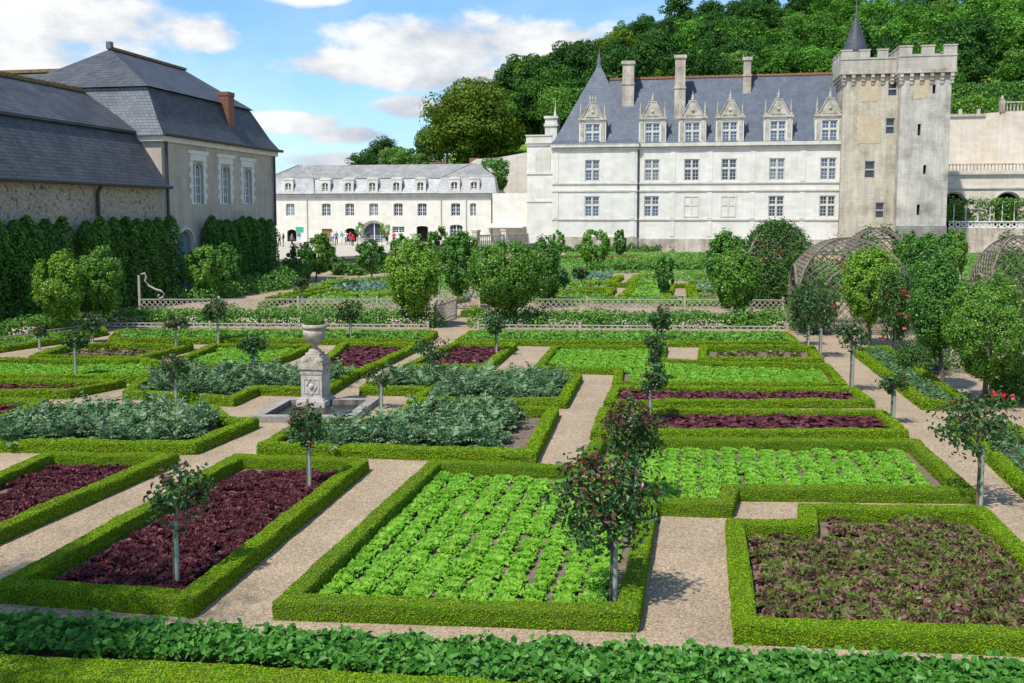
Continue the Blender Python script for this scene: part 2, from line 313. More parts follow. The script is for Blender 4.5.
M['slate_grey'] = slatemat('pale grey slate', (.26,.25,.23), (.33,.32,.29), .3, .2)
M['slate_light'] = slatemat('light grey mansard slate', (.38,.38,.37), (.48,.47,.45), .3, .2)
M['ridge_tile'] = mottled('terracotta ridge tile', [(.24,.10,.05), (.40,.19,.10)], 5)
M['moss'] = mottled('mossy ridge tile', [(.10,.08,.04), (.24,.15,.07), (.20,.17,.08)], 3)
M['brick'] = slatemat('chimney brick', (.22,.09,.055), (.30,.13,.08), .22, .08)
M['lead'] = plain('lead flashing', (.13,.14,.16), .5, .4)
M['gutter'] = plain('dark gutter metal', (.045,.05,.055), .5, .4)
M['paint_white'] = plain('white painted joinery', (.70,.70,.67), .5)
M['glass_mid'] = plain('curtained window glass', (.20,.22,.26), .15, .6)
M['glass'] = plain('window glass', (.035,.045,.07), .08, .6)
M['glass_blue'] = plain('glass with painted sky tone', (.10,.14,.22), .1, .6)  # blue base colour stands in for reflected sky
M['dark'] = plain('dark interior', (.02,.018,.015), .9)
M['wood_door'] = mottled('wooden door', [(.22,.13,.06), (.33,.21,.11)], 6)
M['blue_paint'] = plain('faded blue paint', (.16,.24,.32), .6)
M['sign_green'] = plain('green sign', (.05,.40,.22), .5)
M['urn'] = mottled('weathered urn stone', [(.26,.21,.15), (.42,.36,.28), (.55,.50,.42)], 7, bump=.5, fine=.15)
M['pedestal'] = mottled('pale lichened pedestal stone', [(.34,.28,.22), (.50,.45,.385), (.58,.535,.47)], 4, bump=.3, fine=.12)
M['kerb'] = mottled('pale basin stone', [(.20,.18,.155), (.38,.355,.31)], 5, bump=.3, fine=.1)
M['basin_in'] = mottled('dark inner basin stone', [(.10,.085,.075), (.28,.25,.22)], 5, stretch=(1, 1, .4))  # inner faces of the kerb, darker than its top
M['grass'] = mottled('hill grass', [(.10,.20,.02), (.19,.33,.04)], .6, fine=.25)
M['forest_floor'] = mottled('forest floor', [(.02,.04,.01), (.05,.08,.02)], .5)
M['court'] = mottled('court gravel', [(.42,.36,.28), (.56,.49,.40)], .8, fine=.15)
M['moat_wall'] = stonemat('dark moat wall', [(.10,.09,.075), (.20,.175,.14)], .6, .6, .3, .02, .7, .3)
M['skin'] = plain('skin', (.52, .32, .23), .6)
M['water'] = plain('basin water', (.035, .035, .025), .3, .2)
M['terracotta'] = plain('terracotta pot', (.42, .17, .09), .7)

# ---------------------------------------------------------------- foliage helpers
def unit(a): return a / (np.linalg.norm(a, axis=-1, keepdims=True) + 1e-9)
def leaves(mb, P, N, size, asp=.6, mat=0, tilt=.6, fold=.18, shape=4):
    n = len(P)
    if n == 0: return
    size = np.broadcast_to(np.asarray(size, float), (n,))[:, None] * rng.uniform(.7, 1.3, (n, 1))
    nn = unit(N + tilt*rng.normal(size=(n, 3))); t = unit(np.cross(nn, rng.normal(size=(n, 3)))); b = np.cross(nn, t)
    if shape == 4:
        v = np.stack([P - t*size*.5, P + b*size*asp*.5 + nn*size*fold - t*size*.08, P + t*size*.5, P - b*size*asp*.5 + nn*size*fold - t*size*.08], 1).reshape(-1, 3)
        f = np.arange(n*4).reshape(n, 4)
        mb.add(v, f, mat)
    else:
        # six-sided leaf folded along its midrib, with a drooping tip
        q = [P - t*size*.5, P - t*size*.22 + b*size*asp*.46 + nn*size*fold, P + t*size*.16 + b*size*asp*.42 + nn*size*fold*.8, P + t*size*.5 - nn*size*.1,
             P + t*size*.16 - b*size*asp*.42 + nn*size*fold*.8, P - t*size*.22 - b*size*asp*.46 + nn*size*fold]
        v = np.stack(q, 1).reshape(-1, 3); i = np.arange(n)[:, None]*6
        mb.add(v, np.concatenate([i + np.array([[0, 1, 2, 3]]), i + np.array([[0, 3, 4, 5]])]), mat)
def sample_faces(V, Fq, n):
    a, b, c, d = V[Fq[:, 0]], V[Fq[:, 1]], V[Fq[:, 2]], V[Fq[:, 3]]
    nr = np.cross(c - a, d - b); ar = np.linalg.norm(nr, axis=1); k = rng.choice(len(Fq), n, p=ar/ar.sum())
    u = rng.random((n, 1)); w = rng.random((n, 1))
    P = (a[k]*(1-u) + b[k]*u)*(1-w) + (d[k]*(1-u) + c[k]*u)*w
    return P, unit(nr[k])
def inside(poly, P):
    x, y = P[:, 0], P[:, 1]; r = np.zeros(len(P), bool); n = len(poly); j = n-1
    for i in range(n):
        xi, yi = poly[i][:2]; xj, yj = poly[j][:2]
        c = ((yi > y) != (yj > y)) & (x < (xj-xi)*(y-yi)/(yj-yi+1e-12) + xi); r ^= c; j = i
    return r
def edge_dist(poly, P):
    d = np.full(len(P), 1e9); n = len(poly)
    for i in range(n):
        a = np.array(poly[i][:2]); b = np.array(poly[(i+1) % n][:2]); ab = b-a
        t = np.clip(((P[:, :2]-a) @ ab)/(ab @ ab + 1e-12), 0, 1)
        d = np.minimum(d, np.linalg.norm(P[:, :2]-a-t[:, None]*ab, axis=1))
    return d

def sweep(pts, closed, w, h, step, jit):
    """mitred hedge body: returns verts, quads"""
    pts = [np.array(p[:2], float) for p in pts]; n = len(pts); segs = n if closed else n-1
    offs = []
    for i in range(n):
        a = pts[i-1] if (closed or i > 0) else None; c = pts[(i+1) % n] if (closed or i < n-1) else None
        d1 = unit(pts[i]-a) if a is not None else None; d2 = unit(c-pts[i]) if c is not None else None
        if d1 is None: d1 = d2
        if d2 is None: d2 = d1
        n1 = np.array([-d1[1], d1[0]]); n2 = np.array([-d2[1], d2[0]]); m = unit(n1+n2); k = 1/max(.45, m @ n1)
        offs.append(m*k)
    prof = [(-1, 0), (-1.02, .3), (-1, .62), (-.98, .93), (-.88, 1), (-.4, 1.01), (.0, 1.0), (.4, 1.01), (.88, 1), (.98, .93), (1, .62), (1.02, .3), (1, 0)]
    rings = []
    for i in range(segs):
        a, b = pts[i], pts[(i+1) % n]; oa, ob = offs[i], offs[(i+1) % n]; L = np.linalg.norm(b-a); k = max(1, int(L/step))
        for j in range(k):
            t = j/k; c = a*(1-t)+b*t; o = oa*(1-t)+ob*t
            rings.append([(*(c + o*w/2*s), z*h) for s, z in prof])
    if not closed: rings.append([(*(pts[-1] + offs[-1]*w/2*s), z*h) for s, z in prof])
    V = np.array(rings); m = len(prof)
    wv = .007*np.sin(V[:, :, 0]*2.3+V[:, :, 1]*1.7) + .006*np.sin(V[:, :, 0]*5.1-V[:, :, 1]*4.3+1); V[:, :, 2] += wv*(V[:, :, 2] > .5*h)
    nzv = rng.normal(size=V.shape)*jit; nzv[:, [0, -1], 2] = 0; V = V + nzv; R = len(rings)
    idx = np.arange(R*m).reshape(R, m); nx = np.roll(idx, -1, 0) if closed else idx[1:]; cu = idx if closed else idx[:-1]
    Fq = np.stack([cu[:, :-1], cu[:, 1:], nx[:, 1:], nx[:, :-1]], -1).reshape(-1, 4)[:, ::-1]
    caps = [] if closed else [tuple(idx[0]), tuple(idx[-1][::-1])]
    return V.reshape(-1, 3), Fq, caps
def hedge(label, px, h=.24, w=.27, closed=True, name='box_hedge', cat='hedge', group=None, leaf=None, mats=None, world_pts=None, soil=True, lsize=None, k=1.25):
    pts = world_pts if world_pts is not None else [g(x, y, h) for x, y in px]
    ctr = np.mean(np.array(pts)[:, :2], 0)
    loc = np.array([*ctr, 0.0]); rel = [np.array(p[:2]) - ctr for p in pts]
    dmin = max(9.0, min(np.linalg.norm(np.array(p[:2])) for p in pts))
    dm = np.median([np.linalg.norm(np.array(p[:2])) for p in pts]); dd = .5*(dmin+dm)
    s = lsize or max(.025, .0018*dd)
    V, Fq, caps = sweep(rel, closed, w-.3*s, h-.15*s, max(.12, dd*.012), .003+.00025*dd)
    mb = MB(); mb.add(V, Fq, 0, True)
    for c in caps: mb.add(V, [c], 0)
    a, b, c, d = V[Fq[:, 0]], V[Fq[:, 1]], V[Fq[:, 2]], V[Fq[:, 3]]
    area = .5*np.linalg.norm(np.cross(c-a, d-b), axis=1).sum()
    n = int(min(90000, k*area/(s*s*.33)))
    P, N = sample_faces(V, Fq, n); N = np.where((N[:, 2:3] < -.5), -N, N)
    leaves(mb, P + N*s*rng.uniform(-.1, .25, (n, 1)), N + np.array([0, 0, .2]), s, .66, 1, .42)
    o = mb.build(name, mats or [M['box_body'], M['box_leaf']], None, loc); tag(o, label, cat, group)
    return pts
SOIL = MB()
def soil_under(pts):
    n = len(pts); SOIL.add([(p[0], p[1], .006) for p in pts], [tuple(range(n))])

# ---------------------------------------------------------------- ground, hill
def ground():
    mb = MB(); mb.add([(-2500, -300, 0), (2500, -300, 0), (2500, 3500, 0), (-2500, 3500, 0)], [(0, 1, 2, 3)])
    struct(mb.build('ground', M['gravel']))
ground()
def hill_h(x, y):
    t = x/np.maximum(y, 1)
    b = np.interp(t, [-.30, -.20, -.10, -.05, -.03, .05, .44, .48, .8], [0, 0, 2, 6.5, 10.5, 12, 14, 16, 16])
    s = np.interp(t, [-.30, -.155, -.034, .08, .2, .54, .8], [0, .04, .17, .27, .34, .36, .36])
    return b + s*np.clip(y-142, 0, 110)
def hill():
    ts = np.linspace(-.30, .9, 90); ys = np.array([141.9] + list(np.linspace(142, 320, 60)))
    V = []
    for y in ys:
        for t in ts: V.append((t*y, y, hill_h(np.array(t*y), np.array(y)) if y > 141.95 else -.5))
    k = len(ts); f = [(i*k+j, i*k+j+1, (i+1)*k+j+1, (i+1)*k+j) for i in range(len(ys)-1) for j in range(k-1)]
    mb = MB(); mb.add(V, np.array(f), 0, True); struct(mb.build('hill', M['grass']))
hill()

# ---------------------------------------------------------------- building helpers
def facade(mb, x0, x1, z0, z1, holes, y=0.0, depth=.3, mat=0, rmat=None):
    """wall in the plane y with real openings: holes = (xa, xb, za, zb, rise of the arch)"""
    rmat = mat if rmat is None else rmat
    xs = sorted(set([x0, x1] + [h[0] for h in holes] + [h[1] for h in holes])); zs = sorted(set([z0, z1] + [h[2] for h in holes] + [h[3] for h in holes]))
    def hid(xc, zc): return any(h[0] < xc < h[1] and h[2] < zc < h[3] for h in holes)
    for i in range(len(xs)-1):
        j = 0
        while j < len(zs)-1:
            if hid((xs[i]+xs[i+1])/2, (zs[j]+zs[j+1])/2): j += 1; continue
            k = j
            while k+1 < len(zs)-1 and not hid((xs[i]+xs[i+1])/2, (zs[k+1]+zs[k+2])/2): k += 1
            mb.add([(xs[i], y, zs[j]), (xs[i+1], y, zs[j]), (xs[i+1], y, zs[k+1]), (xs[i], y, zs[k+1])], [(0, 1, 2, 3)], mat); j = k+1
    for h in holes:
        xa, xb, za, zb = h[:4]; rise = h[4] if len(h) > 4 else 0; zz = zb - rise
        if rise:
            n = 12; xc, hw = (xa+xb)/2, (xb-xa)/2
            arc = [(xc - hw*math.cos(math.pi*i/n), zz + rise*math.sin(math.pi*i/n)) for i in range(n+1)]
            for i in range(n):
                (p, q), (r, t) = arc[i], arc[i+1]
                mb.add([(p, y, q), (r, y, t), (r, y, zb), (p, y, zb)], [(0, 1, 2, 3)], mat)
                mb.add([(p, y, q), (p, y+depth, q), (r, y+depth, t), (r, y, t)], [(0, 1, 2, 3)], rmat)
        else: mb.add([(xa, y, zb), (xa, y+depth, zb), (xb, y+depth, zb), (xb, y, zb)], [(0, 1, 2, 3)], rmat)
        mb.add([(xa, y, za), (xb, y, za), (xb, y+depth, za), (xa, y+depth, za)], [(0, 1, 2, 3)], rmat)
        mb.add([(xa, y, za), (xa, y+depth, za), (xa, y+depth, zz), (xa, y, zz)], [(0, 1, 2, 3)], rmat)
        mb.add([(xb, y, za), (xb, y, zz), (xb, y+depth, zz), (xb, y+depth, za)], [(0, 1, 2, 3)], rmat)
WCACHE = {}
def window(parent, x, z, w, h, style='cross', y=.22, frame=None, glass=None, name='window', rise=0.0):
    """frame (mullions and glazing bars) with its pane as a child; x is the middle, z the sill"""
    frame = frame or M['trim']; glass = glass or M['glass']
    key = (round(w, 2), round(h, 2), style, frame.name, glass.name, round(rise, 2))
    if key not in WCACHE:
        fb, gb = MB(), MB(); a = w/2
        def muntins(xa, xb, za, zb, nc, nr, t=.035):
            mb = fb
            for i in range(1, nc): mb.box(xa+(xb-xa)*i/nc-t/2, xa+(xb-xa)*i/nc+t/2, .02, .06, za, zb, 1)
            for i in range(1, nr): mb.box(xa, xb, .025, .055, za+(zb-za)*i/nr-t/2, za+(zb-za)*i/nr+t/2, 1)
        if style == 'cross':
            t = .17; tz = h*.56
            fb.box(-a, a, -.06, .12, 0, .09); fb.box(-a, a, -.04, .12, h-.08, h); fb.box(-a, -a+.08, -.04, .12, .09, h-.08); fb.box(a-.08, a, -.04, .12, .09, h-.08)
            fb.box(-t/2, t/2, -.06, .12, .09, h-.08); fb.box(-a+.08, -t/2, -.055, .12, tz-t/2, tz+t/2); fb.box(t/2, a-.08, -.055, .12, tz-t/2, tz+t/2)
            for xa, xb in ((-a+.08, -t/2), (t/2, a-.08)):
                for za, zb, nr in ((.09, tz-t/2, 3), (tz+t/2, h-.08, 2)):
                    fb.box(xa, xb, .015, .065, za, za+.06, 1); fb.box(xa, xb, .015, .065, zb-.06, zb, 1); fb.box(xa, xa+.05, .016, .064, za, zb, 1); fb.box(xb-.05, xb, .016, .064, za, zb, 1)
                    muntins(xa, xb, za, zb, 2, nr)
        elif style == 'slit':
            fb.box(-a-.1, -a, -.05, .1, 0, h); fb.box(a, a+.1, -.05, .1, 0, h)
        elif style == 'half':
            t = .16
            fb.box(-a, a, -.06, .12, 0, .09); fb.box(-a, a, -.04, .12, h-.08, h); fb.box(-a, -a+.08, -.04, .12, .09, h-.08); fb.box(a-.08, a, -.04, .12, .09, h-.08); fb.box(-a+.08, a-.08, -.05, .12, h*.5-t/2, h*.5+t/2)
        else:
            nr = 4 if h > 1.9 else 3; zz = h-rise
            fb.box(-a, a, 0, .1, 0, .08, 1); fb.box(-a, -a+.09, 0, .1, .08, zz, 1); fb.box(a-.09, a, 0, .1, .08, zz, 1); fb.box(-.06, .06, 0, .1, .08, h-.02, 1)
            if not rise: fb.box(-a+.09, a-.09, .001, .1, h-.08, h, 1)
            else:
                n = 8
                for i in range(n):
                    t0, t1 = math.pi*i/n, math.pi*(i+1)/n
                    fb.bar((-a*.96*math.cos(t0), .05, zz+rise*.96*math.sin(t0)), (-a*.96*math.cos(t1), .05, zz+rise*.96*math.sin(t1)), .09, .1, 1)
            for xa, xb in ((-a+.09, -.06), (.06, a-.09)):
                for i in range(1, nr): fb.box(xa, xb, .02, .07, .08+(zz-.08)*i/nr-.025, .08+(zz-.08)*i/nr+.025, 1)
                if style == 'sash6': fb.box((xa+xb)/2-.02, (xa+xb)/2+.02, .022, .068, .08, zz, 1)
        gy = .09 if style in ('cross', 'half') else .06
        if rise:
            n = 10; pts = [(-a, gy, 0), (a, gy, 0)] + [(a*math.cos(math.pi*i/n), gy, h-rise+rise*math.sin(math.pi*i/n)) for i in range(n+1)]
            gb.add(pts, [tuple(range(len(pts)))])
        else: gb.add([(-a, gy, 0), (a, gy, 0), (a, gy, h), (-a, gy, h)], [(0, 1, 2, 3)])
        WCACHE[key] = (fb.mesh('window', [frame, M['paint_white']]), gb.mesh('pane', [glass]))
    fm, gm = WCACHE[key]
    o = link(name, fm, parent, (x, y, z)); link('pane', gm, o); return o
def baluster_row(mb, xa, xb, y, z, h, step, mat=0, r=.09):
    mb.box(xa, xb, y-.17, y+.17, z, z+.14, mat); mb.box(xa, xb, y-.18, y+.18, z+h-.16, z+h, mat)
    n = int((xb-xa)/step)
    for i in range(n):
        x = xa+(i+.5)*(xb-xa)/n
        mb.lathe([(r*.7, 0), (r*1.25, .22*h), (r*.5, .5*h), (r*1.1, h-.3)], (x, y, z+.14), 6, mat)
RZ = -TH

# ---------------------------------------------------------------- the chateau
CP = np.array([(553-PPX)/F*122, 122.0, 0.0])
def cl(px, py, v=0.0):
    w = on_plane(px, py, CP + ED*v, ED); return (w-CP) @ ER, w[2]
def chateau():
    root = thing('chateau', 'long white stone chateau with steep blue slate roof and carved dormers behind the garden', 'castle', CP, RZ)
    U1 = cl(637, 200)[0]; U2 = cl(840.5, 200)[0]; ZE = 13.45; D = 11.0
    wx = [cl(x, 170)[0] for x in (592.6, 652, 691.7, 729, 777, 828.3)]
    za2, zb2 = cl(690, 181)[1], cl(690, 159)[1]; za1, zb1 = cl(690, 217)[1], cl(690, 196)[1]; W = 1.85
    mb = MB()
    # projecting pavilion and main range: walls with real openings
    hp = [(wx[0]-W/2, wx[0]+W/2, za, zb) for za, zb in ((za1, zb1), (za2, zb2))]
    facade(mb, -.05, U1, 0, ZE, hp, -.35, .3)
    hm = [(x-W/2, x+W/2, za2, zb2) for x in wx[1:]] + [(x-W/2, x+W/2, za1, zb1) for x in (wx[1], wx[4], wx[5])]
    facade(mb, U1, U2+.4, 0, ZE, hm, 0, .3)
    mb.add([(U1, -.35, 0), (U1, 0, 0), (U1, 0, ZE), (U1, -.35, ZE)], [(0, 1, 2, 3)])
    mb.add([(-.05, D, 0), (-.05, -.35, 0), (-.05, -.35, ZE), (-.05, D, ZE)], [(0, 1, 2, 3)])
    mb.add([(U2+.4, D, 0), (-.05, D, 0), (-.05, D, ZE), (U2+.4, D, ZE)], [(0, 1, 2, 3)])
    mb.build('wall', M['chateau'], root)
    b = MB(); b.box(-.3, U1+.12, -.62, -.352, 0, .9+1.0); b.box(U1+.12, U2, -.25, -.003, 0, 1.7); b.build('plinth', M['base'], root)
    b = MB(); b.box(-.35, U1+.2, -.75, -.353, ZE-.30, ZE+.12); b.box(U1+.2, U2+.3, -.42, -.003, ZE-.31, ZE+.12); b.box(-.2, U1+.1, -.5, -.354, ZE-.62, ZE-.42); b.box(U1+.1, U2, -.17, -.004, ZE-.62, ZE-.42); b.build('cornice', M['trim'], root)
    for i, z in enumerate((cl(700, 183)[1], cl(700, 190.5)[1], cl(700, 219.5)[1])):
        b = MB(); b.box(-.15, U1+.08, -.47, -.353, z-.09, z+.09); b.box(U1+.08, U2, -.13, -.003, z-.09, z+.09); b.build('string_course', M['trim'], root)
    for x in (cl(556.5, 170)[0], cl(633, 170)[0], cl(673, 170)[0], cl(710, 170)[0], cl(753, 170)[0], cl(803, 170)[0]):
        y = -.35 if x < U1 else 0; b = MB()
        for a, c in ((2.0, cl(700, 220.6)[1]-.02), (cl(700, 218.4)[1]+.02, cl(700, 191.4)[1]-.02), (cl(700, 182)[1]+.02, ZE-.63)): b.box(x-.3, x+.3, y-.055, y-.003, a, c)
        b.build('pilaster', M['chateau'], root)
    b = MB(); x = cl(636, 170)[0]+.35; b.tube([(x, -.12, .3), (x, -.12, ZE-.7)], .075, 6); b.build('downpipe', M['gutter'], root)
    # blind windows of the ground floor
    for x in (wx[2], wx[3]):
        b = MB()
        b.box(x-W/2, x+W/2, -.06, -.003, za1, za1+.14); b.box(x-W/2, x+W/2, -.06, -.003, zb1-.14, zb1); b.box(x-W/2, x-W/2+.14, -.055, -.003, za1+.14, zb1-.14); b.box(x+W/2-.14, x+W/2, -.055, -.003, za1+.14, zb1-.14)
        b.box(x-.1, x+.1, -.05, -.003, za1+.14, zb1-.14); zc = za1+(zb1-za1)*.56; b.box(x-W/2+.14, x-.1, -.045, -.003, zc-.1, zc+.1); b.box(x+.1, x+W/2-.14, -.045, -.003, zc-.1, zc+.1)
        o = b.build('blind_window', M['trim'], root); o['label'] = 'walled-up window with only its stone cross left'
    for i, x in enumerate(wx):
        y = -.35 if i == 0 else 0
        window(root, x, za2, W, zb2-za2, 'cross', y+.14, M['trim'], M[('glass_blue', 'glass_mid', 'glass', 'glass', 'glass_mid', 'glass_blue')[i]])
        if i in (0, 1, 4, 5): window(root, x, za1, W, zb1-za1, 'cross', y+.14, M['trim'], M['glass_blue'] if i < 2 else M['glass'])
    # roofs
    RV = 5.4; ZR = cl(720, 76.5, RV)[1]; ZEr = ZE+.05
    b = MB(); xa = U1-4.0
    prof = [(-.35, ZEr), (.0, ZEr+.25), (.45, ZEr+.95), (RV, ZR), (D+.3, ZEr)]
    for (v0, z0), (v1, z1) in zip(prof[:-1], prof[1:]):
        b.add([(xa, v0, z0), (U2+.5, v0, z0), (U2+.5, v1, z1), (xa, v1, z1)], [(0, 1, 2, 3)])
    b.add([(U2+.5, v, z) for v, z in prof], [tuple(range(len(prof)))]); b.add([(xa, v, z) for v, z in prof], [tuple(range(len(prof)))])
    ro = b.build('roof', M['slate'], root)
    b = MB(); 
    for i in range(60):
        xx = xa+(U2+.4-xa)*i/60; b.box(xx, xx+(U2+.4-xa)/60-.04, RV-.2, RV+.2, ZR-.12, ZR+.14+.03*(i % 2))
    b.build('ridge', M['ridge_tile'], ro)
    # tall pavilion roof with flared eaves
    u0, u1 = -.45, U1+.35; vm = (u1-u0)/2; um = (u0+u1)/2; ap = cl(594.5, 64, vm-.4)[1]
    b = MB(); rings = []
    for k, (t, z) in enumerate([(0, ZEr), (.10, ZEr+.55), (.20, ZEr+1.6), (.60, ZEr+(ap-ZEr)*.575), (1, ap)]):
        r = (1-t)*vm+.03; rings.append([(um-r, -.75+vm-r, z), (um+r, -.75+vm-r, z), (um+r, -.75+vm+r, z), (um-r, -.75+vm+r, z)])
    V = np.array(rings).reshape(-1, 3); b.add(V, np.array([(i*4+j, i*4+(j+1) % 4, (i+1)*4+(j+1) % 4, (i+1)*4+j) for i in range(4) for j in range(4)]))
    pr = b.build('pavilion_roof', M['slate'], root)
    b = MB(); b.lathe([(.34, -.5), (.2, .1), (.30, .45), (.10, .7), (.16, 1.0), (.05, 1.3), (.02, 2.0)], (um, -.75+vm, ap), 10); b.build('finial', M['lead'], pr)
    # dormers
    zw0, zw1 = cl(652, 143)[1], cl(652, 123)[1]; zc = cl(652, 119.5)[1]; zt = cl(652, 103)[1]
    for i, x in enumerate(wx):
        y = -.45 if i == 0 else -.1; hw = 1.68; b = MB()
        facade(b, x-hw, x+hw, ZE+.1, zc, [(x-W/2, x+W/2, zw0, zw1)], y, .3)
        for s in (-1, 1): b.add([(x+s*hw, y, ZE+.1), (x+s*hw, y+4.5, ZE+.1), (x+s*hw, y+4.5, zc), (x+s*hw, y, zc)], [(0, 1, 2, 3)])
        b.add([(x-hw, y, zc), (x+hw, y, zc), (x+hw, y+4.5, zc), (x-hw, y+4.5, zc)], [(0, 1, 2, 3)])
        dm = b.build('dormer', M['chateau'], root)
        window(dm, x, zw0, W, zw1-zw0, 'cross', y+.14, M['trim'], M['glass_blue'])
        b = MB(); b.box(x-hw-.15, x+hw+.15, y-.2, y+.4, zc+.003, zc+.26)
        for s in (-1, 1): b.box(x+s*1.3-.22, x+s*1.3+.22, y-.08, y-.003, ZE+.15, zc-.02)
        H = zt-zc-.2; z0 = zc+.26
        out = [(-1.35, 0), (-1.30, .18), (-1.05, .30), (-.86, .52), (-.74, .72), (-.60, .80), (-.50, 1.0), (-.32, 1.16)] 
        poly = [(x+a, z0+bb*H*.86) for a, bb in out] + [(x-a, z0+bb*H*.86) for a, bb in out[::-1]]
        b.prism(poly, 'y', y-.05, y+.45)
        inner = [(x-.85, z0+.12), (x-.55, z0+H*.55), (x, z0+H*.75), (x+.55, z0+H*.55), (x+.85, z0+.12)]
        b.prism(inner, 'y', y-.13, y-.053); b.lathe([(.16, 0), (.26, .12), (.2, .3), (.1, .4)], (x, y-.05, z0+H*.3), 8)
        for s in (-1, 1): b.bar((x+s*1.25, y-.08, z0+.2), (x+s*.42, y-.08, z0+H*.98), .13, .12)
        b.box(x-.5, x+.5, y-.1, y+.4, z0+H, z0+H+.14)
        if i == 0:
            for s in (-.33, 0, .33): b.box(x+s-.09, x+s+.09, y-.02, y+.2, z0+H+.14, z0+H+.62); b.lathe([(.12, 0), (.05, .3)], (x+s, y+.09, z0+H+.62), 6)
        else: b.lathe([(.16, 0), (.26, .2), (.12, .4), (.18, .55), (.05, .8), (.03, 1.2)], (x, y+.15, z0+H+.14), 8)
        b.build('pediment', M['carved'], dm)
        for s in (-1, 1):
            b = MB(); b.box(x+s*1.5-.17, x+s*1.5+.17, y-.05, y+.29, z0, z0+.35); b.lathe([(.10, .35), (.15, .6), (.09, .75), (.16, .95), (.07, 1.3), (.03, 1.9)], (x+s*1.5, y+.12, z0), 8); b.build('pinnacle', M['carved'], dm)
        b = MB(); zz = z0+H*.8
        b.add([(x-hw, y+.45, zc+.05), (x, y+.45, zz), (x+hw, y+.45, zc+.05), (x-hw, y+5, zc+.05), (x, y+5.6, zz), (x+hw, y+5, zc+.05)], [(0, 1, 4, 3), (1, 2, 5, 4), (0, 2, 1)]); b.build('dormer_roof', M['slate'], dm)
    # chimneys
    for xa, xb, yt, yb, v in ((622, 634, 61, 102, 3.0), (674.5, 685.5, 55, 113, 1.9), (743, 751, 57, 90, 3.9)):
        x0, x1 = cl(xa, 90, v)[0], cl(xb, 90, v)[0]; zt2 = cl(xa, yt, v)[1]; zb2_ = cl(xa, yb, v)[1]; b = MB(); w2 = 1.5
        zm = zb2_+(zt2-zb2_)*.42
        b.box(x0, x1, v, v+w2, zb2_-1.5, zm); b.box(x0-.08, x1+.08, v-.08, v+w2+.08, zm+.002, zm+.22); b.box(x0+.04, x1-.04, v+.04, v+w2-.04, zm+.222, zt2-.4); b.box(x0-.1, x1+.1, v-.1, v+w2+.1, zt2-.398, zt2)
        b.build('chimney', M['base'], root)
    # set-back side bay with balustrade and carved stack
    xL = cl(527, 170, 1.0)[0]; zT = cl(540, 143.5, 1.0)[1]; b = MB()
    b.box(xL, -.06, 1.0, 9, 0, zT); b.box(xL-.15, -.06, .85, .997, zT-.25, zT-.02); z = cl(540, 173, 1.)[1]; b.box(xL-.1, -.06, .88, .997, z-.15, z+.15); z = cl(540, 201, 1.)[1]; b.box(xL-.08, -.06, .9, .997, z-.12, z+.12)
    b.build('side_bay', M['chateau'], root)
    b = MB(); b.box(xL-.2, -.3, .75, 1.2, zT+.003, zT+.2); b.box(xL-.1, -.3, .85, 1.1, zT+.2, zT+.95); b.box(xL-.2, -.3, .75, 1.2, zT+.953, zT+1.1); b.build('parapet', M['trim'], root)
    b = MB(); xc = cl(543, 155, 1)[0]; zn = cl(543, 158, 1.)[1]; arc = [(xc+.95*math.cos(a), zn+.3+.95*math.sin(a)) for a in np.linspace(0, math.pi, 12)]
    b.prism([(xc-.95, zn-1.8)] + [(xc+.95, zn-1.8)] + arc, 'y', .93, .997); b.build('niche', M['trim'], root)
    x0, x1 = cl(545, 130, 3)[0], cl(557, 130, 3)[0]; z1 = cl(550, 116, 3)[1]; b = MB()
    b.box(x0, x1, 3, 4.6, zT, z1-1.3); b.box(x0-.15, x1+.15, 2.85, 4.75, z1-1.297, z1-1.0); b.box(x0, x1, 3, 4.6, z1-.997, z1-.3); b.box(x0-.15, x1+.15, 2.85, 4.75, z1-.297, z1); b.lathe([(.2, 0), (.14, .5), (.05, 1.2), (.02, 2.2)], ((x0+x1)/2+.5, 3.4, z1), 6)
    b.build('carved_stack', M['trim'], root)
chateau()

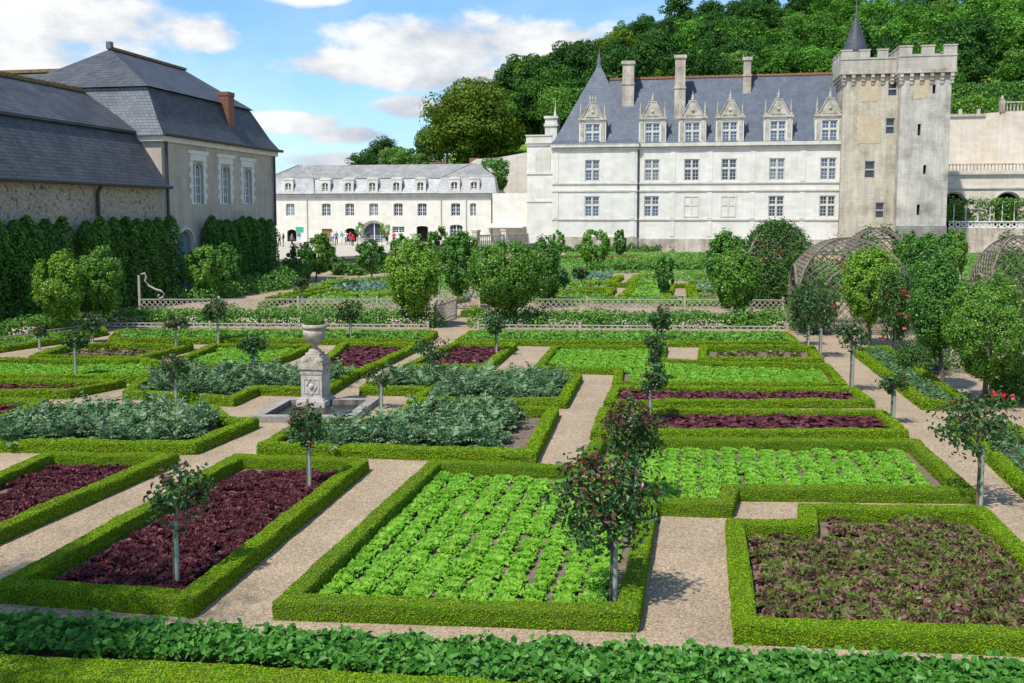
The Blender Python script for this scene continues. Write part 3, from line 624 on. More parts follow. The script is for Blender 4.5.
def keep():
    v0 = -1.0
    def kl(px, py, v=v0): return cl(px, py, v)
    uA = kl(840, 200)[0]; uB = kl(897.5, 200)[0]; uC = kl(946.5, 200)[0]; root = thing('castle_keep', 'square medieval keep of weathered stone with crenellated top and stair turret roof', 'tower', CP + ER*uA + ED*v0, RZ)
    W = uB-uA; D = 6.5; z2 = kl(870, 76)[1]; zt = kl(870, 58)[1]; zm = kl(870, 51)[1]
    wins = []
    for px, ya, yb, w in ((892.5, 96, 81.5, 1.0), (890, 134, 118, 1.0), (869.5, 178, 161, 1.15), (879.5, 218, 202.5, 1.0)):
        x, za = kl(px, ya); zb = kl(px, yb)[1]; wins.append((x-uA, za, zb, w))
    b = MB(); facade(b, 0, W, 0, z2, [(x-w/2, x+w/2, za, zb) for x, za, zb, w in wins], 0, .35)
    b.add([(0, D, 0), (0, 0, 0), (0, 0, z2), (0, D, z2)], [(0, 1, 2, 3)]); b.add([(W, D, 0), (0, D, 0), (0, D, z2), (W, D, z2)], [(0, 1, 2, 3)]); b.build('wall', M['keep'], root)
    for x, za, zb, w in wins: window(root, x, za, w, zb-za, 'half', .15, M['base'], M['glass'])
    # pale render patches that keep their own outline
    for pa, pb, ya, yb in ((860, 878, 78, 101), (857, 880, 115, 143)):
        x0, z1 = kl(pa, ya); x1, z0 = kl(pb, yb); p = MB(); n = 14; V = []
        per = [(x0+(x1-x0)*i/n, z0) for i in range(n)] + [(x1, z0+(z1-z0)*i/n) for i in range(n)] + [(x1-(x1-x0)*i/n, z1) for i in range(n)] + [(x0, z1-(z1-z0)*i/n) for i in range(n)]
        p.prism([(a-uA+random.uniform(-.09, .09), c+random.uniform(-.09, .09)) for a, c in per], 'y', -.03, -.004); p.build('render_patch', M['patch'], root)
    def crown_of(x0, x1, y0, y1, zc, zpar, ztop, xleft_vis=True):
        b = MB(); o = .38
        # corbels then parapet then merlons, along the four sides
        for side in range(4):
            L = (x1-x0) if side % 2 == 0 else (y1-y0); n = max(3, int(L/1.05))
            for i in range(n+1):
                t = (i)/n*L
                if side == 0: c = (x0+t, y0); d = (0, -1)
                elif side == 1: c = (x1, y0+t); d = (1, 0)
                elif side == 2: c = (x0+t, y1); d = (0, 1)
                else: c = (x0, y0+t); d = (-1, 0)
                for k in range(3):
                    e = o*(k+1)/3; zz = zc-1.0+k*.4; hw = .2
                    xa, xb = sorted((c[0], c[0]+d[0]*e)); ya, yb = sorted((c[1], c[1]+d[1]*e))
                    if d[0]: ya -= hw; yb += hw
                    else: xa -= hw; xb += hw
                    b.box(xa+.001*k, xb+.001*k, ya, yb, zz, zz+.398)
        b.box(x0-o-.06, x1+o+.06, y0-o-.06, y1+o+.06, zc+.2, zc+.62)
        cb = b.build('machicolation', M['base'], root)
        b = MB(); t = .45
        def ring(za, zb, gaps=False):
            for side in range(4):
                if side == 0: ax, ay, bx, by = x0-o, y0-o, x1+o, y0-o+t
                elif side == 1: ax, ay, bx, by = x1+o-t, y0-o+t, x1+o, y1+o-t
                elif side == 2: ax, ay, bx, by = x0-o, y1+o-t, x1+o, y1+o
                else: ax, ay, bx, by = x0-o, y0-o+t, x0-o+t, y1+o-t
                if not gaps: b.box(ax, bx, ay, by, za, zb); continue
                L = (bx-ax) if side % 2 == 0 else (by-ay); n = max(3, round(L/1.85)); seg = L/(n*1-.42)
                for i in range(n):
                    a0 = i*seg; a1 = a0+seg*.58
                    if side % 2 == 0: b.box(ax+a0, min(ax+a1, bx), ay, by, za, zb); b.box(ax+a0-.06, min(ax+a1, bx)+.06, ay-.06, by+.06, zb+.002, zb+.16)
                    else: b.box(ax, bx, ay+a0, min(ay+a1, by), za, zb); b.box(ax-.06, bx+.06, ay+a0-.06, min(ay+a1, by)+.06, zb+.002, zb+.16)
        ring(zc+.623, zpar); b.box(x0-o-.07, x1+o+.07, y0-o-.07, y0-o-.003, zpar-.2, zpar-.05); ring(zpar+.002, ztop, True)
        b.build('battlement', M['terrace_pale'], root)
        b = MB(); b.box(x0, x1, y0, y1, zc, zc+.8); b.build('roof_deck', M['lead'], root)
    crown_of(0, W, 0, D, z2, zt, zm)
    # square turret standing forward at the right corner
    vt = -1.6; T0 = cl(897, 200, v0+vt)[0]-uA; T1 = cl(947, 200, v0+vt)[0]-uA; z2t = cl(920, 75, v0+vt)[1]; ztt = cl(920, 55, v0+vt)[1]; zmt = cl(920, 47, v0+vt)[1]
    slits = []
    for px, ya, yb in ((934, 93.5, 84.5), (919, 135.5, 124), (924.5, 174, 165), (918, 215, 204.5)):
        x, za = cl(px, ya, v0+vt); zb = cl(px, yb, v0+vt)[1]; slits.append((x-uA-.17, x-uA+.17, za, zb))
    b = MB(); facade(b, T0, T1, 0, z2t, slits, vt, .5); b.add([(T0, 2, 0), (T0, vt, 0), (T0, vt, z2t), (T0, 2, z2t)], [(0, 1, 2, 3)]); b.add([(T1, vt, 0), (T1, 8, 0), (T1, 8, z2t), (T1, vt, z2t)], [(0, 1, 2, 3)])
    b.add([(T1, 8, 0), (W, 8, 0), (W, 8, z2t), (T1, 8, z2t)], [(0, 1, 2, 3)]); tu = b.build('turret', M['keep_grey'], root)
    for xa, xb, za, zb in slits:
        d = MB(); d.box(xa-.05, xb+.05, vt+.4, vt+.55, za-.05, zb+.05); d.build('arrow_slit', M['dark'], tu)
    x0, z1 = cl(914, 77, v0+vt); x1, z0 = cl(930, 99, v0+vt); p = MB(); p.prism([(x0-uA, z0), (x1-uA-.3, z0+.2), (x1-uA, z1), (x0-uA+.1, z1)], 'y', vt-.03, vt-.004); p.build('render_patch', M['patch'], tu)
    b = MB(); b.box(T0-.12, T1+.12, vt-.25, vt-.003, 0, 2.2); b.box(T0-.06, T1+.06, vt-.13, vt-.004, 2.203, 3.4); b.build('turret_base', M['base_grey'], tu)
    crown_of(T0, T1, vt, 4.5, z2t, ztt, zmt)
    xc = cl(855.5, 40, 3)[0]-uA; za = cl(855.5, 51.5, 3)[1]; ap = cl(855.5, 15, 3)[1]; r = (cl(868, 50, 3)[0]-cl(843, 50, 3)[0])/2
    b = MB(); b.lathe([(r*1.0, 0), (r*.93, .5), (r*.62, (ap-za)*.42), (r*.30, (ap-za)*.74), (.05, ap-za)], (xc, 4, za), 20); tr = b.build('turret_roof', M['slate_dark'], root)
    b = MB(); b.tube([(xc, 4, ap-.3), (xc, 4, ap+2.4)], [.09, .02], 6); b.build('finial', M['lead'], tr)
    b = MB(); b.lathe([(r*.9, -3), (r*.9, 0)], (xc, 4, za), 20); b.build('stair_drum', M['base'], tr)
M['patch'] = mottled('ochre render patch', [(.47,.38,.24), (.56,.48,.34)], .8, fine=.15)
M['terrace_pale'] = stonemat('pale parapet stone', [(.40,.37,.31), (.56,.52,.45)], .5, .9, .4, .012, .75, .3)
M['keep_grey'] = stonemat('grey turret ashlar', [(.25,.24,.205), (.42,.40,.345), (.56,.54,.475), (.50,.48,.34)], .26, .8, .36, .012, .80, .36, .4)
M['base_grey'] = stonemat('dark base ashlar', [(.20,.19,.17), (.36,.345,.315)], .5, .7, .3, .02, .6, .3)
keep()

# ---------------------------------------------------------------- cream orangery across the forecourt
SP = np.array([0, 126.0, 0]); ZC = .95
def sl(px, py, v=0.0):
    w = on_plane(px, py, SP + ED*v, ED); return (w-SP) @ ER, w[2]
def orangery():
    u0 = sl(262, 200)[0]; u1 = sl(491, 200)[0]; P = SP + ER*u0; root = thing('stable_block', 'long cream building with light grey mansard roof and a row of small dormers', 'building', P, RZ)
    W = u1-u0; ze = sl(400, 194.5)[1]; zb = sl(400, 178)[1]; zr = sl(400, 164.5, 4.2)[1]; D = 8.4; X = lambda px: sl(px, 200)[0]-u0
    w1 = [X(p) for p in (290, 326, 349.5, 373.5, 398, 422, 455.5, 473)]; zA, zB = sl(400, 216)[1], sl(400, 203.3)[1]
    holes = [(x-.64, x+.64, zA, zB, .14) for x in w1[:7]] + [(w1[7]-.42, w1[7]+.42, zA, zB, .14)]
    zg = ZC-.1; g0 = ZC+.8
    zgt = sl(400, 226.5)[1]; zd = sl(400, 229)[1]
    low = [(X(291), 1.4, zg, zd-.1, .45), (X(326.5), 1.5, zg, zd, .0), (X(350), 1.7, zg, zd+.1, .5), (X(373.5), 3.4, zg, sl(373, 222)[1], 1.6), (X(398), 1.7, g0+.5, zgt, .0), (X(422), 1.6, zg, sl(422, 226)[1], .2), (X(456), 1.8, g0, sl(456, 224.5)[1], .3)]
    holes += [(x-w/2, x+w/2, a, c, r) for x, w, a, c, r in low]
    b = MB(); facade(b, 0, W, ZC-1, ze, holes, 0, .35)
    for x in (0, W): b.add([(x, 0, ZC-1), (x, D, ZC-1), (x, D, ze), (x, 0, ze)], [(0, 1, 2, 3)])
    b.add([(0, D, ZC-1), (W, D, ZC-1), (W, D, ze), (0, D, ze)], [(0, 1, 2, 3)]); b.build('wall', M['cream'], root)
    b = MB(); b.box(-.25, W+.25, -.28, -.003, ze-.28, ze+.02); b.box(-.15, W+.15, -.12, -.003, ze-.55, ze-.32); b.build('cornice', M['trim'], root)
    b = MB(); b.box(-.4, W+.4, -.45, -.27, ze+.02, ze+.16); b.build('gutter', M['lead'], root)
    for px in (307, 441, 466): b = MB(); b.tube([(X(px), -.12, ZC), (X(px), -.12, ze-.6)], .07, 6); b.build('downpipe', M['trim'], root)
    for i, x in enumerate(w1): window(root, x, zA, 1.28 if i < 7 else .84, zB-zA, 'sash6', .2, M['trim'], M['glass_mid' if i in (0, 3) else 'glass'], rise=.14)
    for i, (x, w, a, c, r) in enumerate(low):
        if i in (4, 6): window(root, x, a, w, c-a, 'sash6', .2, M['trim'], M['glass'], rise=r)
        elif i == 3: window(root, x, a, w, c-a, 'sash6', .2, M['paint_white'], M['glass'], 'arched_door', rise=r)
        elif i == 1: d = MB(); d.box(x-w/2, x+w/2, .2, .3, a, c); d.build('door', M['wood_door'], root)
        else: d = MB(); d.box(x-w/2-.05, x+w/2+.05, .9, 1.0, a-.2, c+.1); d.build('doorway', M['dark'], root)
    b = MB(); zs = sl(373, 222)[1]; 
    for i in range(14):
        a = math.pi*i/13; a2 = math.pi*(i+1)/13
        if i < 13: b.bar((X(373.5)-1.95*math.cos(a), -.05, zs-1.6+1.85*math.sin(a)), (X(373.5)-1.95*math.cos(a2), -.05, zs-1.6+1.85*math.sin(a2)), .35, .1)
    b.build('arch_surround', M['trim'], root)
    # mansard: steep lower slope, low upper slope, hipped end pavilions
    i1 = .9; b = MB()
    lo = [(-.35, -.4, ze+.1), (W+.35, -.4, ze+.1), (W+.35, D+.4, ze+.1), (-.35, D+.4, ze+.1)]; hi = [(i1-.3, i1, zb), (W-i1+.3, i1, zb), (W-i1+.3, D-i1, zb), (i1-.3, D-i1, zb)]
    b.add(lo+hi, [(0, 1, 5, 4), (1, 2, 6, 5), (2, 3, 7, 6), (3, 0, 4, 7)]); b.build('lower_roof', M['slate_light'], root)
    b = MB(); o = .12; xa, xb = X(300), X(470)
    e = [(i1-.3-o, i1-o, zb+.02), (W-i1+.3+o, i1-o, zb+.02), (W-i1+.3+o, D-i1+o, zb+.02), (i1-.3-o, D-i1+o, zb+.02), (xa-.6, D/2, zr), (xb+.6, D/2, zr)]
    b.add(e, [(0, 1, 5, 4), (1, 2, 5), (2, 3, 4, 5), (3, 0, 4)]); up = b.build('upper_roof', M['slate_grey'], root)
    for xx, hw in ((X(289), 3.4), (X(467), 3.6)):   # end pavilion roofs stand proud of the long slope
        b = MB(); zt = zr+.06; y0 = i1-.55
        b.add([(xx-hw, y0, zb+.05), (xx+hw, y0, zb+.05), (xx+.25, D/2, zt), (xx-.25, D/2, zt), (xx-hw, D/2, zb+.05), (xx+hw, D/2, zb+.05)], [(0, 1, 2, 3), (1, 5, 2), (4, 0, 3)]); pv = b.build('pavilion_roof', M['slate_grey'], root)
        b = MB()
        for s in (-1, 1): b.bar((xx+s*hw, y0, zb+.1), (xx+s*.25, D/2, zt+.06), .16, .1)
        b.build('hip_flashing', M['slate_light'], pv)
        b = MB(); b.add([(xx-hw-.5, -.5, ze+.12), (xx+hw+.5, -.5, ze+.12), (xx+hw+.06, y0, zb+.04), (xx-hw-.06, y0, zb+.04), (xx-hw-.5, 1.5, ze+.12), (xx+hw+.5, 1.5, ze+.12), (xx+hw, 2, zb+.04), (xx-hw, 2, zb+.04)], [(0, 1, 2, 3), (1, 5, 6, 2), (4, 0, 3, 7)]); b.build('pavilion_slope', M['slate_light'], pv)
    za, zt = sl(400, 192)[1], sl(400, 182.2)[1]
    for px in (289.5, 326, 349, 373, 397, 421, 455, 474.5):
        x = X(px); hw = .78; b = MB(); y = -.3 if 300 < px < 440 else -.42
        facade(b, x-hw, x+hw, za-.25, zt+.35, [(x-.46, x+.46, za, zt, .3)], y, .25)
        for s in (-1, 1): b.add([(x+s*hw, y, za-.25), (x+s*hw, y+2, za-.25), (x+s*hw, y+2, zt+.35), (x+s*hw, y, zt+.35)], [(0, 1, 2, 3)])
        arc = [(x+hw*math.cos(a), zt+.35+.35*math.sin(a)) for a in np.linspace(0, math.pi, 10)]; b.prism(arc, 'y', y-.06, y+2)
        dm = b.build('dormer', M['trim'], root); window(dm, x, za, .92, zt-za, 'sash', y+.12, M['trim'], M['glass'], rise=.3)
        b = MB(); b.box(x+hw+.003, x+hw+.06, y+.1, y+1.2, za, zt-.2); b.build('dormer_cheek', M['lead'], dm)
    for px, w in ((428, 1.2), (402, .0)):
        if w: b = MB(); x = X(px); b.box(x-w, x+w, D/2+1, D/2+2, zr-2, zr+.35); b.build('chimney', M['brick'], root)
    b = MB(); x = X(299); z = sl(300, 229.5)[1]; b.box(x-.55, x+.55, -.06, -.003, z-.35, z+.35); b.build('door_sign', M['sign_green'], root)
orangery()

def side_walls():
    # cream walls between the orangery and the chateau, and the retaining wall of the upper terrace
    P = SP + ER*sl(491, 200)[0]; z1 = sl(510, 193.3)[1]; w = sl(528, 200)[0]-sl(491, 200)[0]
    b = MB(); b.box(.3, w, -.5, 2.0, -.5, z1); o = b.build('garden_wall', M['cream'], None, P); o.rotation_euler = (0, 0, RZ); tag(o, 'plain cream wall joining the cream building to the chateau', 'wall')
    Q = np.array([0, 140.0, 0])
    def ql(px, py): p = on_plane(px, py, Q, ED); return (p-Q) @ ER, p[2]
    xs = [ql(452, 172), ql(466, 167), ql(478, 159.5), ql(500, 158), ql(528, 153), ql(545, 150)]
    b = MB(); base = ql(500, 250)[0]
    poly = [(xs[0][0], -.5)] + [(x, z) for x, z in xs] + [(xs[-1][0]+10, xs[-1][1]+1), (xs[-1][0]+10, -.5)]
    b.prism(poly[::-1], 'y', -1.2, 0); o = b.build('retaining_wall', M['terrace'], None, Q); o.rotation_euler = (0, 0, RZ); tag(o, 'tall pale retaining wall rising behind the bush right of the cream building', 'wall')
    x, z = ql(474, 160); b = MB(); b.box(x-.7, x+.7, 0.01, 1, z-4, z+.3)
    o = b.build('brick_pier', M['brick'], None, Q); o.rotation_euler = (0, 0, RZ); tag(o, 'small red brick pier on the wall at the right end of the cream building', 'pier')
side_walls()

# ---------------------------------------------------------------- arcaded terrace at the right
def terrace():
    P = np.array([(946-PPX)/F*124, 124.0, 0])
    def tl(px, py, v=0): w = on_plane(px, py, P+ED*v, ED); return (w-P) @ ER, w[2]
    root = thing('arcaded_terrace', 'tall cream terrace wall with balustrades and dark arches right of the keep', 'terrace wall', P, RZ)
    W = 26.0; zT = tl(980, 171)[1]; zs = tl(985, 188)[1]
    b = MB(); ax = [tl(953, 200)[0], tl(1007.5, 200)[0], tl(1060, 200)[0]]; za = tl(985, 193)[1]; hw = 1.45
    facade(b, -1.0, W, 0, zT, [(x-hw, x+hw, 1.0, za, hw) for x in ax], 0, .8)
    b.add([(-1, 0, zT), (W, 0, zT), (W, 5, zT), (-1, 5, zT)], [(0, 1, 2, 3)]); b.build('arcade_wall', M['terrace'], root)
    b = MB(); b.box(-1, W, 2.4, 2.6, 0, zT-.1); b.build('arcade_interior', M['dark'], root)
    b = MB()
    for x in ax:
        for i in range(12):
            a, a2 = math.pi*i/12, math.pi*(i+1)/12; b.bar((x-(hw+.22)*math.cos(a), -.04, za-hw+(hw+.22)*math.sin(a)), (x-(hw+.22)*math.cos(a2), -.04, za-hw+(hw+.22)*math.sin(a2)), .42, .08)
    b.build('arch_surround', M['trim'], root)
    b = MB(); b.box(-1, W, -.16, -.003, zs-.1, zs+.1); b.box(-1, W, -.3, -.003, zT-.45, zT-.05); b.build('string_course', M['trim'], root)
    b = MB(); x = tl(951, 178)[0]; z = tl(951, 178.5)[1]; b.lathe([(.75, 0), (.62, .08), (.5, .0)], (0, 0, 0), 18); V, Fs = b.arrays(); b2 = MB()
    for f, m, s in Fs: b2.add(np.stack([V[:, 0]+x, -V[:, 2]-.005, V[:, 1]+z], 1), f[:, ::-1], m, s)
    b2.build('roundel', M['trim'], root)
    b = MB(); baluster_row(b, -1, W, .25, zT+.003, tl(980, 163.5)[1]-zT, .42); b.build('balustrade', M['base'], root)
    zU = tl(980, 116.5, 5)[1]; xj = tl(984, 140, 5)[0]; xk = tl(1001, 140, 3.6)[0]
    b = MB(); b.box(-1, xj, 5, 6.5, zT-.02, zU); b.prism([(xj, 5), (xk, 3.6), (xk, 6.5), (xj, 6.5)], 'z', zT-.02, zU+.4); b.box(xk, W, 3.6, 6.5, zT-.02, zU+.4); b.build('upper_wall', M['terrace'], root)
    b = MB(); b.box(-1, xj, 4.8, 5.3, zU+.003, zU+.35)
    for x in np.arange(0, xj, 2.3): b.box(x-.2, x+.2, 4.8, 5.2, zU+.35, zU+1.0)
    b.build('coping', M['base'], root)
    b = MB(); baluster_row(b, xk, W, 3.8, zU+.403, 1.35, .42)
    for x in (xk, xk+4.5, xk+9): b.box(x-.3, x+.3, 3.5, 4.1, zU+.4, zU+2.0); b.lathe([(.2, 0), (.25, .2), (.05, .6)], (x, 3.8, zU+2.0), 6)
    b.build('upper_balustrade', M['base'], root)
    b = MB(); zb0, zb1 = tl(985, 228, -6)[1], tl(985, 221, -6)[1]
    # lower pierced parapet on its own retaining wall
    r2 = thing('pierced_parapet', 'white pierced stone parapet below the arches at far right', 'balustrade', P - ED*6.0, RZ)
    xa = tl(949, 225, -6)[0]
    b.box(xa, W, 0, .35, zb0-.02, zb0+.12); b.box(xa, W, 0, .35, zb1-.14, zb1)
    k = 0
    for x in np.arange(xa+.35, W, .72):
        r = (zb1-zb0-.3)/2; n = 8
        for i in range(n):
            a, a2 = 2*math.pi*i/n, 2*math.pi*(i+1)/n
            b.bar((x+.27*math.cos(a), .17, (zb0+zb1)/2+r*math.sin(a)), (x+.27*math.cos(a2), .17, (zb0+zb1)/2+r*math.sin(a2)), .12, .16)
    b.build('pierced_panel', M['quoin'], r2)
    b = MB(); b.box(xa, W, -.1, .5, -.3, zb0-.023); b.build('footing_wall', M['base'], r2)
    b = MB()
    for i in range(7):
        x = tl(952+i*12, 215, -5)[0]; b.bar((x, .2, zb1), (x, .2, zb1+2.4), .09)
    b.bar((xa, .2, zb1+2.35), (W, .2, zb1+2.35), .09); b.build('trellis', M['paint_white'], r2)
    # vine along the trellis and small bushes behind it: one planted strip
    b = MB(); n = 2600; zc = zb1+2.3
    Pn = np.stack([rng.uniform(xa, W, n), rng.normal(.2, .3, n), zc + rng.normal(0, .28, n)], 1); leaves(b, Pn, np.tile([0, -.4, .8], (n, 1)), .3, .7, 0)
    for i in range(9):
        x = tl(950+i*10, 215, -5)[0]; n = 220; hgt = rng.uniform(1.2, 2.4)
        Pn = np.stack([rng.normal(x, .45, n), rng.normal(.9, .4, n), zb1 + rng.uniform(-.3, hgt, n)], 1); leaves(b, Pn, unit(rng.normal(size=(n, 3)) + [0, -.4, .5]), .28, .7, 0)
    o = b.build('climbing_vine', M['shrub_leaf'], None, P - ED*6.0); o.rotation_euler = (0, 0, RZ); tag(o, 'green vine and bushes trained along the trellis above the white parapet', 'vine')
terrace()

# ---------------------------------------------------------------- slate-roofed outbuildings at the left
OC = g(277, 281)
def ol(px, py, v=0.0):
    w = on_plane(px, py, OC - ER*v, ER); return (w-OC) @ ED, w[2]
def on_u(px, py, u):
    w = on_plane(px, py, OC + ED*u, ED); return -(w-OC) @ ER, w[2]
def outbuildings():
    rz = math.atan2(ED[1], ED[0]); root = thing('tall_outbuilding', 'tall grey outbuilding with dark slate mansard roof and one brick chimney', 'building', OC, rz)
    u1 = ol(161.5, 160)[0]; ze = 9.15; D = 10.5; b = MB(); i1 = 1.0
    wins = []
    for px, ya, yb in ((197.5, 204, 163), (225, 204, 166), (247, 204, 169)):
        u, zb = ol(px, yb); za = ol(px, ya)[1]; wins.append((u, max(za, 4.55), zb))
    du, _ = ol(184.5, 240); dz = ol(184.5, 231)[1]
    facade(b, u1, 0, -.2, ze, [(u-.62, u+.62, za, zb, .3) for u, za, zb in wins] + [(du-.75, du+.75, .0, dz, .7)], 0, .3)
    b.add([(u1, D, -.2), (u1, 0, -.2), (u1, 0, ze), (u1, D, ze)], [(0, 1, 2, 3)]); b.add([(0, 0, -.2), (0, D, -.2), (0, D, ze), (0, 0, ze)], [(0, 1, 2, 3)]); b.add([(0, D, -.2), (u1, D, -.2), (u1, D, ze), (0, D, ze)], [(0, 1, 2, 3)])
    b.build('wall', M['render_grey'], root)
    for u, za, zb in wins:
        o = window(root, u, za, 1.24, zb-za, 'sash6', .16, M['paint_white'], M['glass_blue'], rise=.3)
        q = MB()
        for k in range(9):
            z = za+(zb-za+.35)*k/9; hh = (zb-za+.35)/9-.01; e = .42 if k % 2 else .26
            q.box(u-.62-e, u-.62, -.05, -.003, z, z+hh); q.box(u+.62, u+.62+e, -.05, -.003, z, z+hh)
        q.box(u-.95, u+.95, -.07, -.003, zb+.12, zb+.5); q.box(u-1.2, u+1.2, -.12, -.003, zb+.503, zb+.72); q.build('quoin', M['quoin'], root)
    d = MB(); d.box(du-.75, du+.75, .2, .28, 0, dz); d.build('door', M['blue_paint'], root)
    d = MB()
    for i in range(10):
        a, a2 = math.pi*i/10, math.pi*(i+1)/10; d.bar((du-.9*math.cos(a), -.03, dz-.7+.85*math.sin(a)), (du-.9*math.cos(a2), -.03, dz-.7+.85*math.sin(a2)), .3, .08)
    d.build('door_surround', M['quoin'], root)
    b = MB(); b.box(u1-.2, .2, -.2, -.003, ze-.3, ze); b.box(u1-.2, u1-.003, 0, D, ze-.3, ze); b.build('cornice', M['quoin'], root)
    b = MB(); b.tube([(u1-.4, -.45, ze+.08), (.4, -.45, ze+.08)], .11, 6); b.tube([(-.35, -.15, 4.0), (-.35, -.15, ze-.3)], .08, 6); b.tube([(u1+.3, -.15, 4), (u1+.3, -.15, ze-.3)], .08, 6); b.build('gutter', M['gutter'], root)
    # mansard
    zb = ol(147, 87.5, .9)[1]; zb = min(max(zb, 11.9), 13.2); ubn = ol(147, 87.5, .95)[0]; ubf = ol(250, 112.5, .95)[0]
    ua, za_ = ol(110, 48, D/2); uf, zf = ol(184, 71, D/2); za_ = (za_+zf)/2
    lo = [(u1-.35, -.4, ze), (.4, -.4, ze), (.4, D+.4, ze), (u1-.35, D+.4, ze)]; hi = [(ubn, .95, zb), (ubf, .95, zb), (ubf, D-.95, zb), (ubn, D-.95, zb)]
    b = MB(); mid = [tuple(np.array(p)*.62+np.array(q)*.38+np.array([0, .0, -.18])) for p, q in zip(lo, hi)]
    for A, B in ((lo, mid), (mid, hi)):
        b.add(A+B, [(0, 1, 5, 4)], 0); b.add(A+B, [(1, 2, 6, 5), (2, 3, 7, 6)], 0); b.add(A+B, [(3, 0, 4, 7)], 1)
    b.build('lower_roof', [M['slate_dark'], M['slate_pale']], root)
    b = MB(); o = .2; e = [(ubn-o, .95-o, zb+.03), (ubf+o, .95-o, zb+.03), (ubf+o, D-.95+o, zb+.03), (ubn-o, D-.95+o, zb+.03), (ua, D/2, za_), (uf, D/2, za_)]
    b.add(e, [(0, 1, 5, 4), (1, 2, 5), (2, 3, 4, 5), (3, 0, 4)]); ur = b.build('upper_roof', M['slate_dark'], root)
    b = MB(); b.bar((ua-.1, D/2, za_+.06), (uf+.1, D/2, za_+.06), .3, .16); b.build('ridge', M['moss'], ur)
    b = MB(); b.box(ua-.18, ua+.12, D/2-.15, D/2+.15, za_, za_+.42); b.build('finial', M['lead'], ur)
    b = MB(); cu, cz = ol(223.5, 92, .7); zlow = ol(226, 131, .0)[1]; cu += .25; b.box(cu-.4, cu+.4, .3, 1.0, ze+.8, cz-.25); b.box(cu-.43, cu+.43, .27, 1.03, cz-.248, cz); b.build('chimney', M['brick'], root)
    # lower range running back behind the wing (its ridge shows above it)
    zk = on_u(40, 67, u1+2.5)[1]; b = MB(); v0, v1 = D-1, D+26
    b.add([(u1+.2, v0, ze), (u1+.2, v1, ze), (u1+4.3, v1, zk), (u1+4.3, v0-2, zk), (u1+8.4, v0, ze), (u1+8.4, v1, ze)], [(0, 1, 2, 3), (3, 2, 5, 4)]); rr = b.build('rear_roof', M['slate_dark'], root)
    b = MB(); b.bar((u1+4.3, v0-2, zk+.05), (u1+4.3, v1, zk+.05), .35, .2); b.build('ridge', M['moss'], rr)
    b = MB(); b.box(u1+.4, u1+8.2, v0, v1, 0, ze); b.build('rear_wall', M['render_grey'], root)
    # long low wing towards the viewer
    w = thing('low_outbuilding', 'long low outbuilding of rubble stone under two-pitch dark slate roof at far left', 'building', OC + ED*u1, rz)
    L = 34.0; zw = 6.36; vb, zbk = on_u(136, 133, u1); vr, zr = on_u(85, 92, u1)
    b = MB(); facade(b, -L, -.003, -.2, zw, [], 0, .3); b.add([(-L, 0, -.2), (-L, 9, -.2), (-L, 9, zw), (-L, 0, zw)], [(0, 1, 2, 3)]); b.build('wall', M['rubble'], w)
    b = MB(); b.add([(-L, -.45, zw-.05), (-.05, -.45, zw-.05), (-.05, vb, zbk), (-L, vb, zbk)], [(0, 1, 2, 3)]); b.build('lower_roof', M['slate_dark'], w)
    b = MB(); b.add([(-L, vb-.2, zbk+.08), (-.05, vb-.2, zbk+.08), (-.05, vr, zr), (-L, vr, zr), (-.05, 2*vr-vb, zbk), (-L, 2*vr-vb, zbk), (-L, vb-.2, zbk-.05), (-.05, vb-.2, zbk-.05)], [(0, 1, 2, 3), (3, 2, 4, 5), (6, 7, 1, 0)]); ur = b.build('upper_roof', M['slate_dark'], w)
    b = MB()
    for i in range(80): x = -L+(L-.1)*i/80; b.box(x, x+L/80-.05, vr-.16, vr+.16, zr-.06, zr+.13+.05*random.random())
    b.build('ridge', M['moss'], ur)
    b = MB(); b.tube([(-L, -.52, zw-.08), (.1, -.52, zw-.08)], .11, 6); x = ol(95, 190)[0]-u1; b.tube([(x, -.4, zw-.1), (x, -.15, zw-.5), (x, -.15, 1)], .09, 6); b.build('gutter', M['gutter'], w)
outbuildings()

# ---------------------------------------------------------------- forecourt and moat wall
def forecourt():
    a, b_ = g(262, 262, 1.0), g(378, 256.5, 1.0); a2 = a - ER*40; c = b_ + ER*2.0
    far = 150
    pts = [a2, a, b_, g(400, 250, 1.0), g(545, 243.5, 1.0), (10, far, 1.0), (-80, far, 1.0)]
    mb = MB(); mb.add([(p[0], p[1], 1.0) for p in pts], [tuple(range(len(pts)))]); struct(mb.build('forecourt', M['court']))
    # wall that carries the forecourt, with a low coping
    mb = MB(); cop = MB()
    for p, q in zip(pts[0:4], pts[1:5]):
        p = np.array(p); q = np.array(q); mb.bar((p[0], p[1], .48), (q[0], q[1], .48), .3, .98); cop.bar((p[0], p[1], 1.07), (q[0], q[1], 1.07), .42, .2)
    o = mb.build('moat_wall', M['moat_wall']); tag(o, 'dark low wall holding up the gravel forecourt in front of the cream building', 'wall')
    cop.build('coping', M['terrace_pale'], o)
    # stone balustrade of the bridge
    P = g(476, 246, 1.0); Q = g(531, 243, 1.0); L = np.linalg.norm((Q-P)[:2]); rz = math.atan2((Q-P)[1], (Q-P)[0])
    t = thing('stone_balustrade', 'grey stone bridge balustrade left of the chateau', 'balustrade', P, rz)
    mb = MB(); baluster_row(mb, 0, L, 0, 0, 1.3, .45); mb.build('baluster_rail', M['base'], t)
    for x in (0, L*.5, L): m = MB(); m.box(x-.35, x+.35, -.35, .35, -1, 1.7); m.box(x-.42, x+.42, -.42, .42, 1.703, 1.9); m.build('pier', M['base'], t)
    m = MB(); m.box(-.2, L+.2, -.3, .3, -1.6, -.003); m.build('bridge_wall', M['moat_wall'], t)
forecourt()

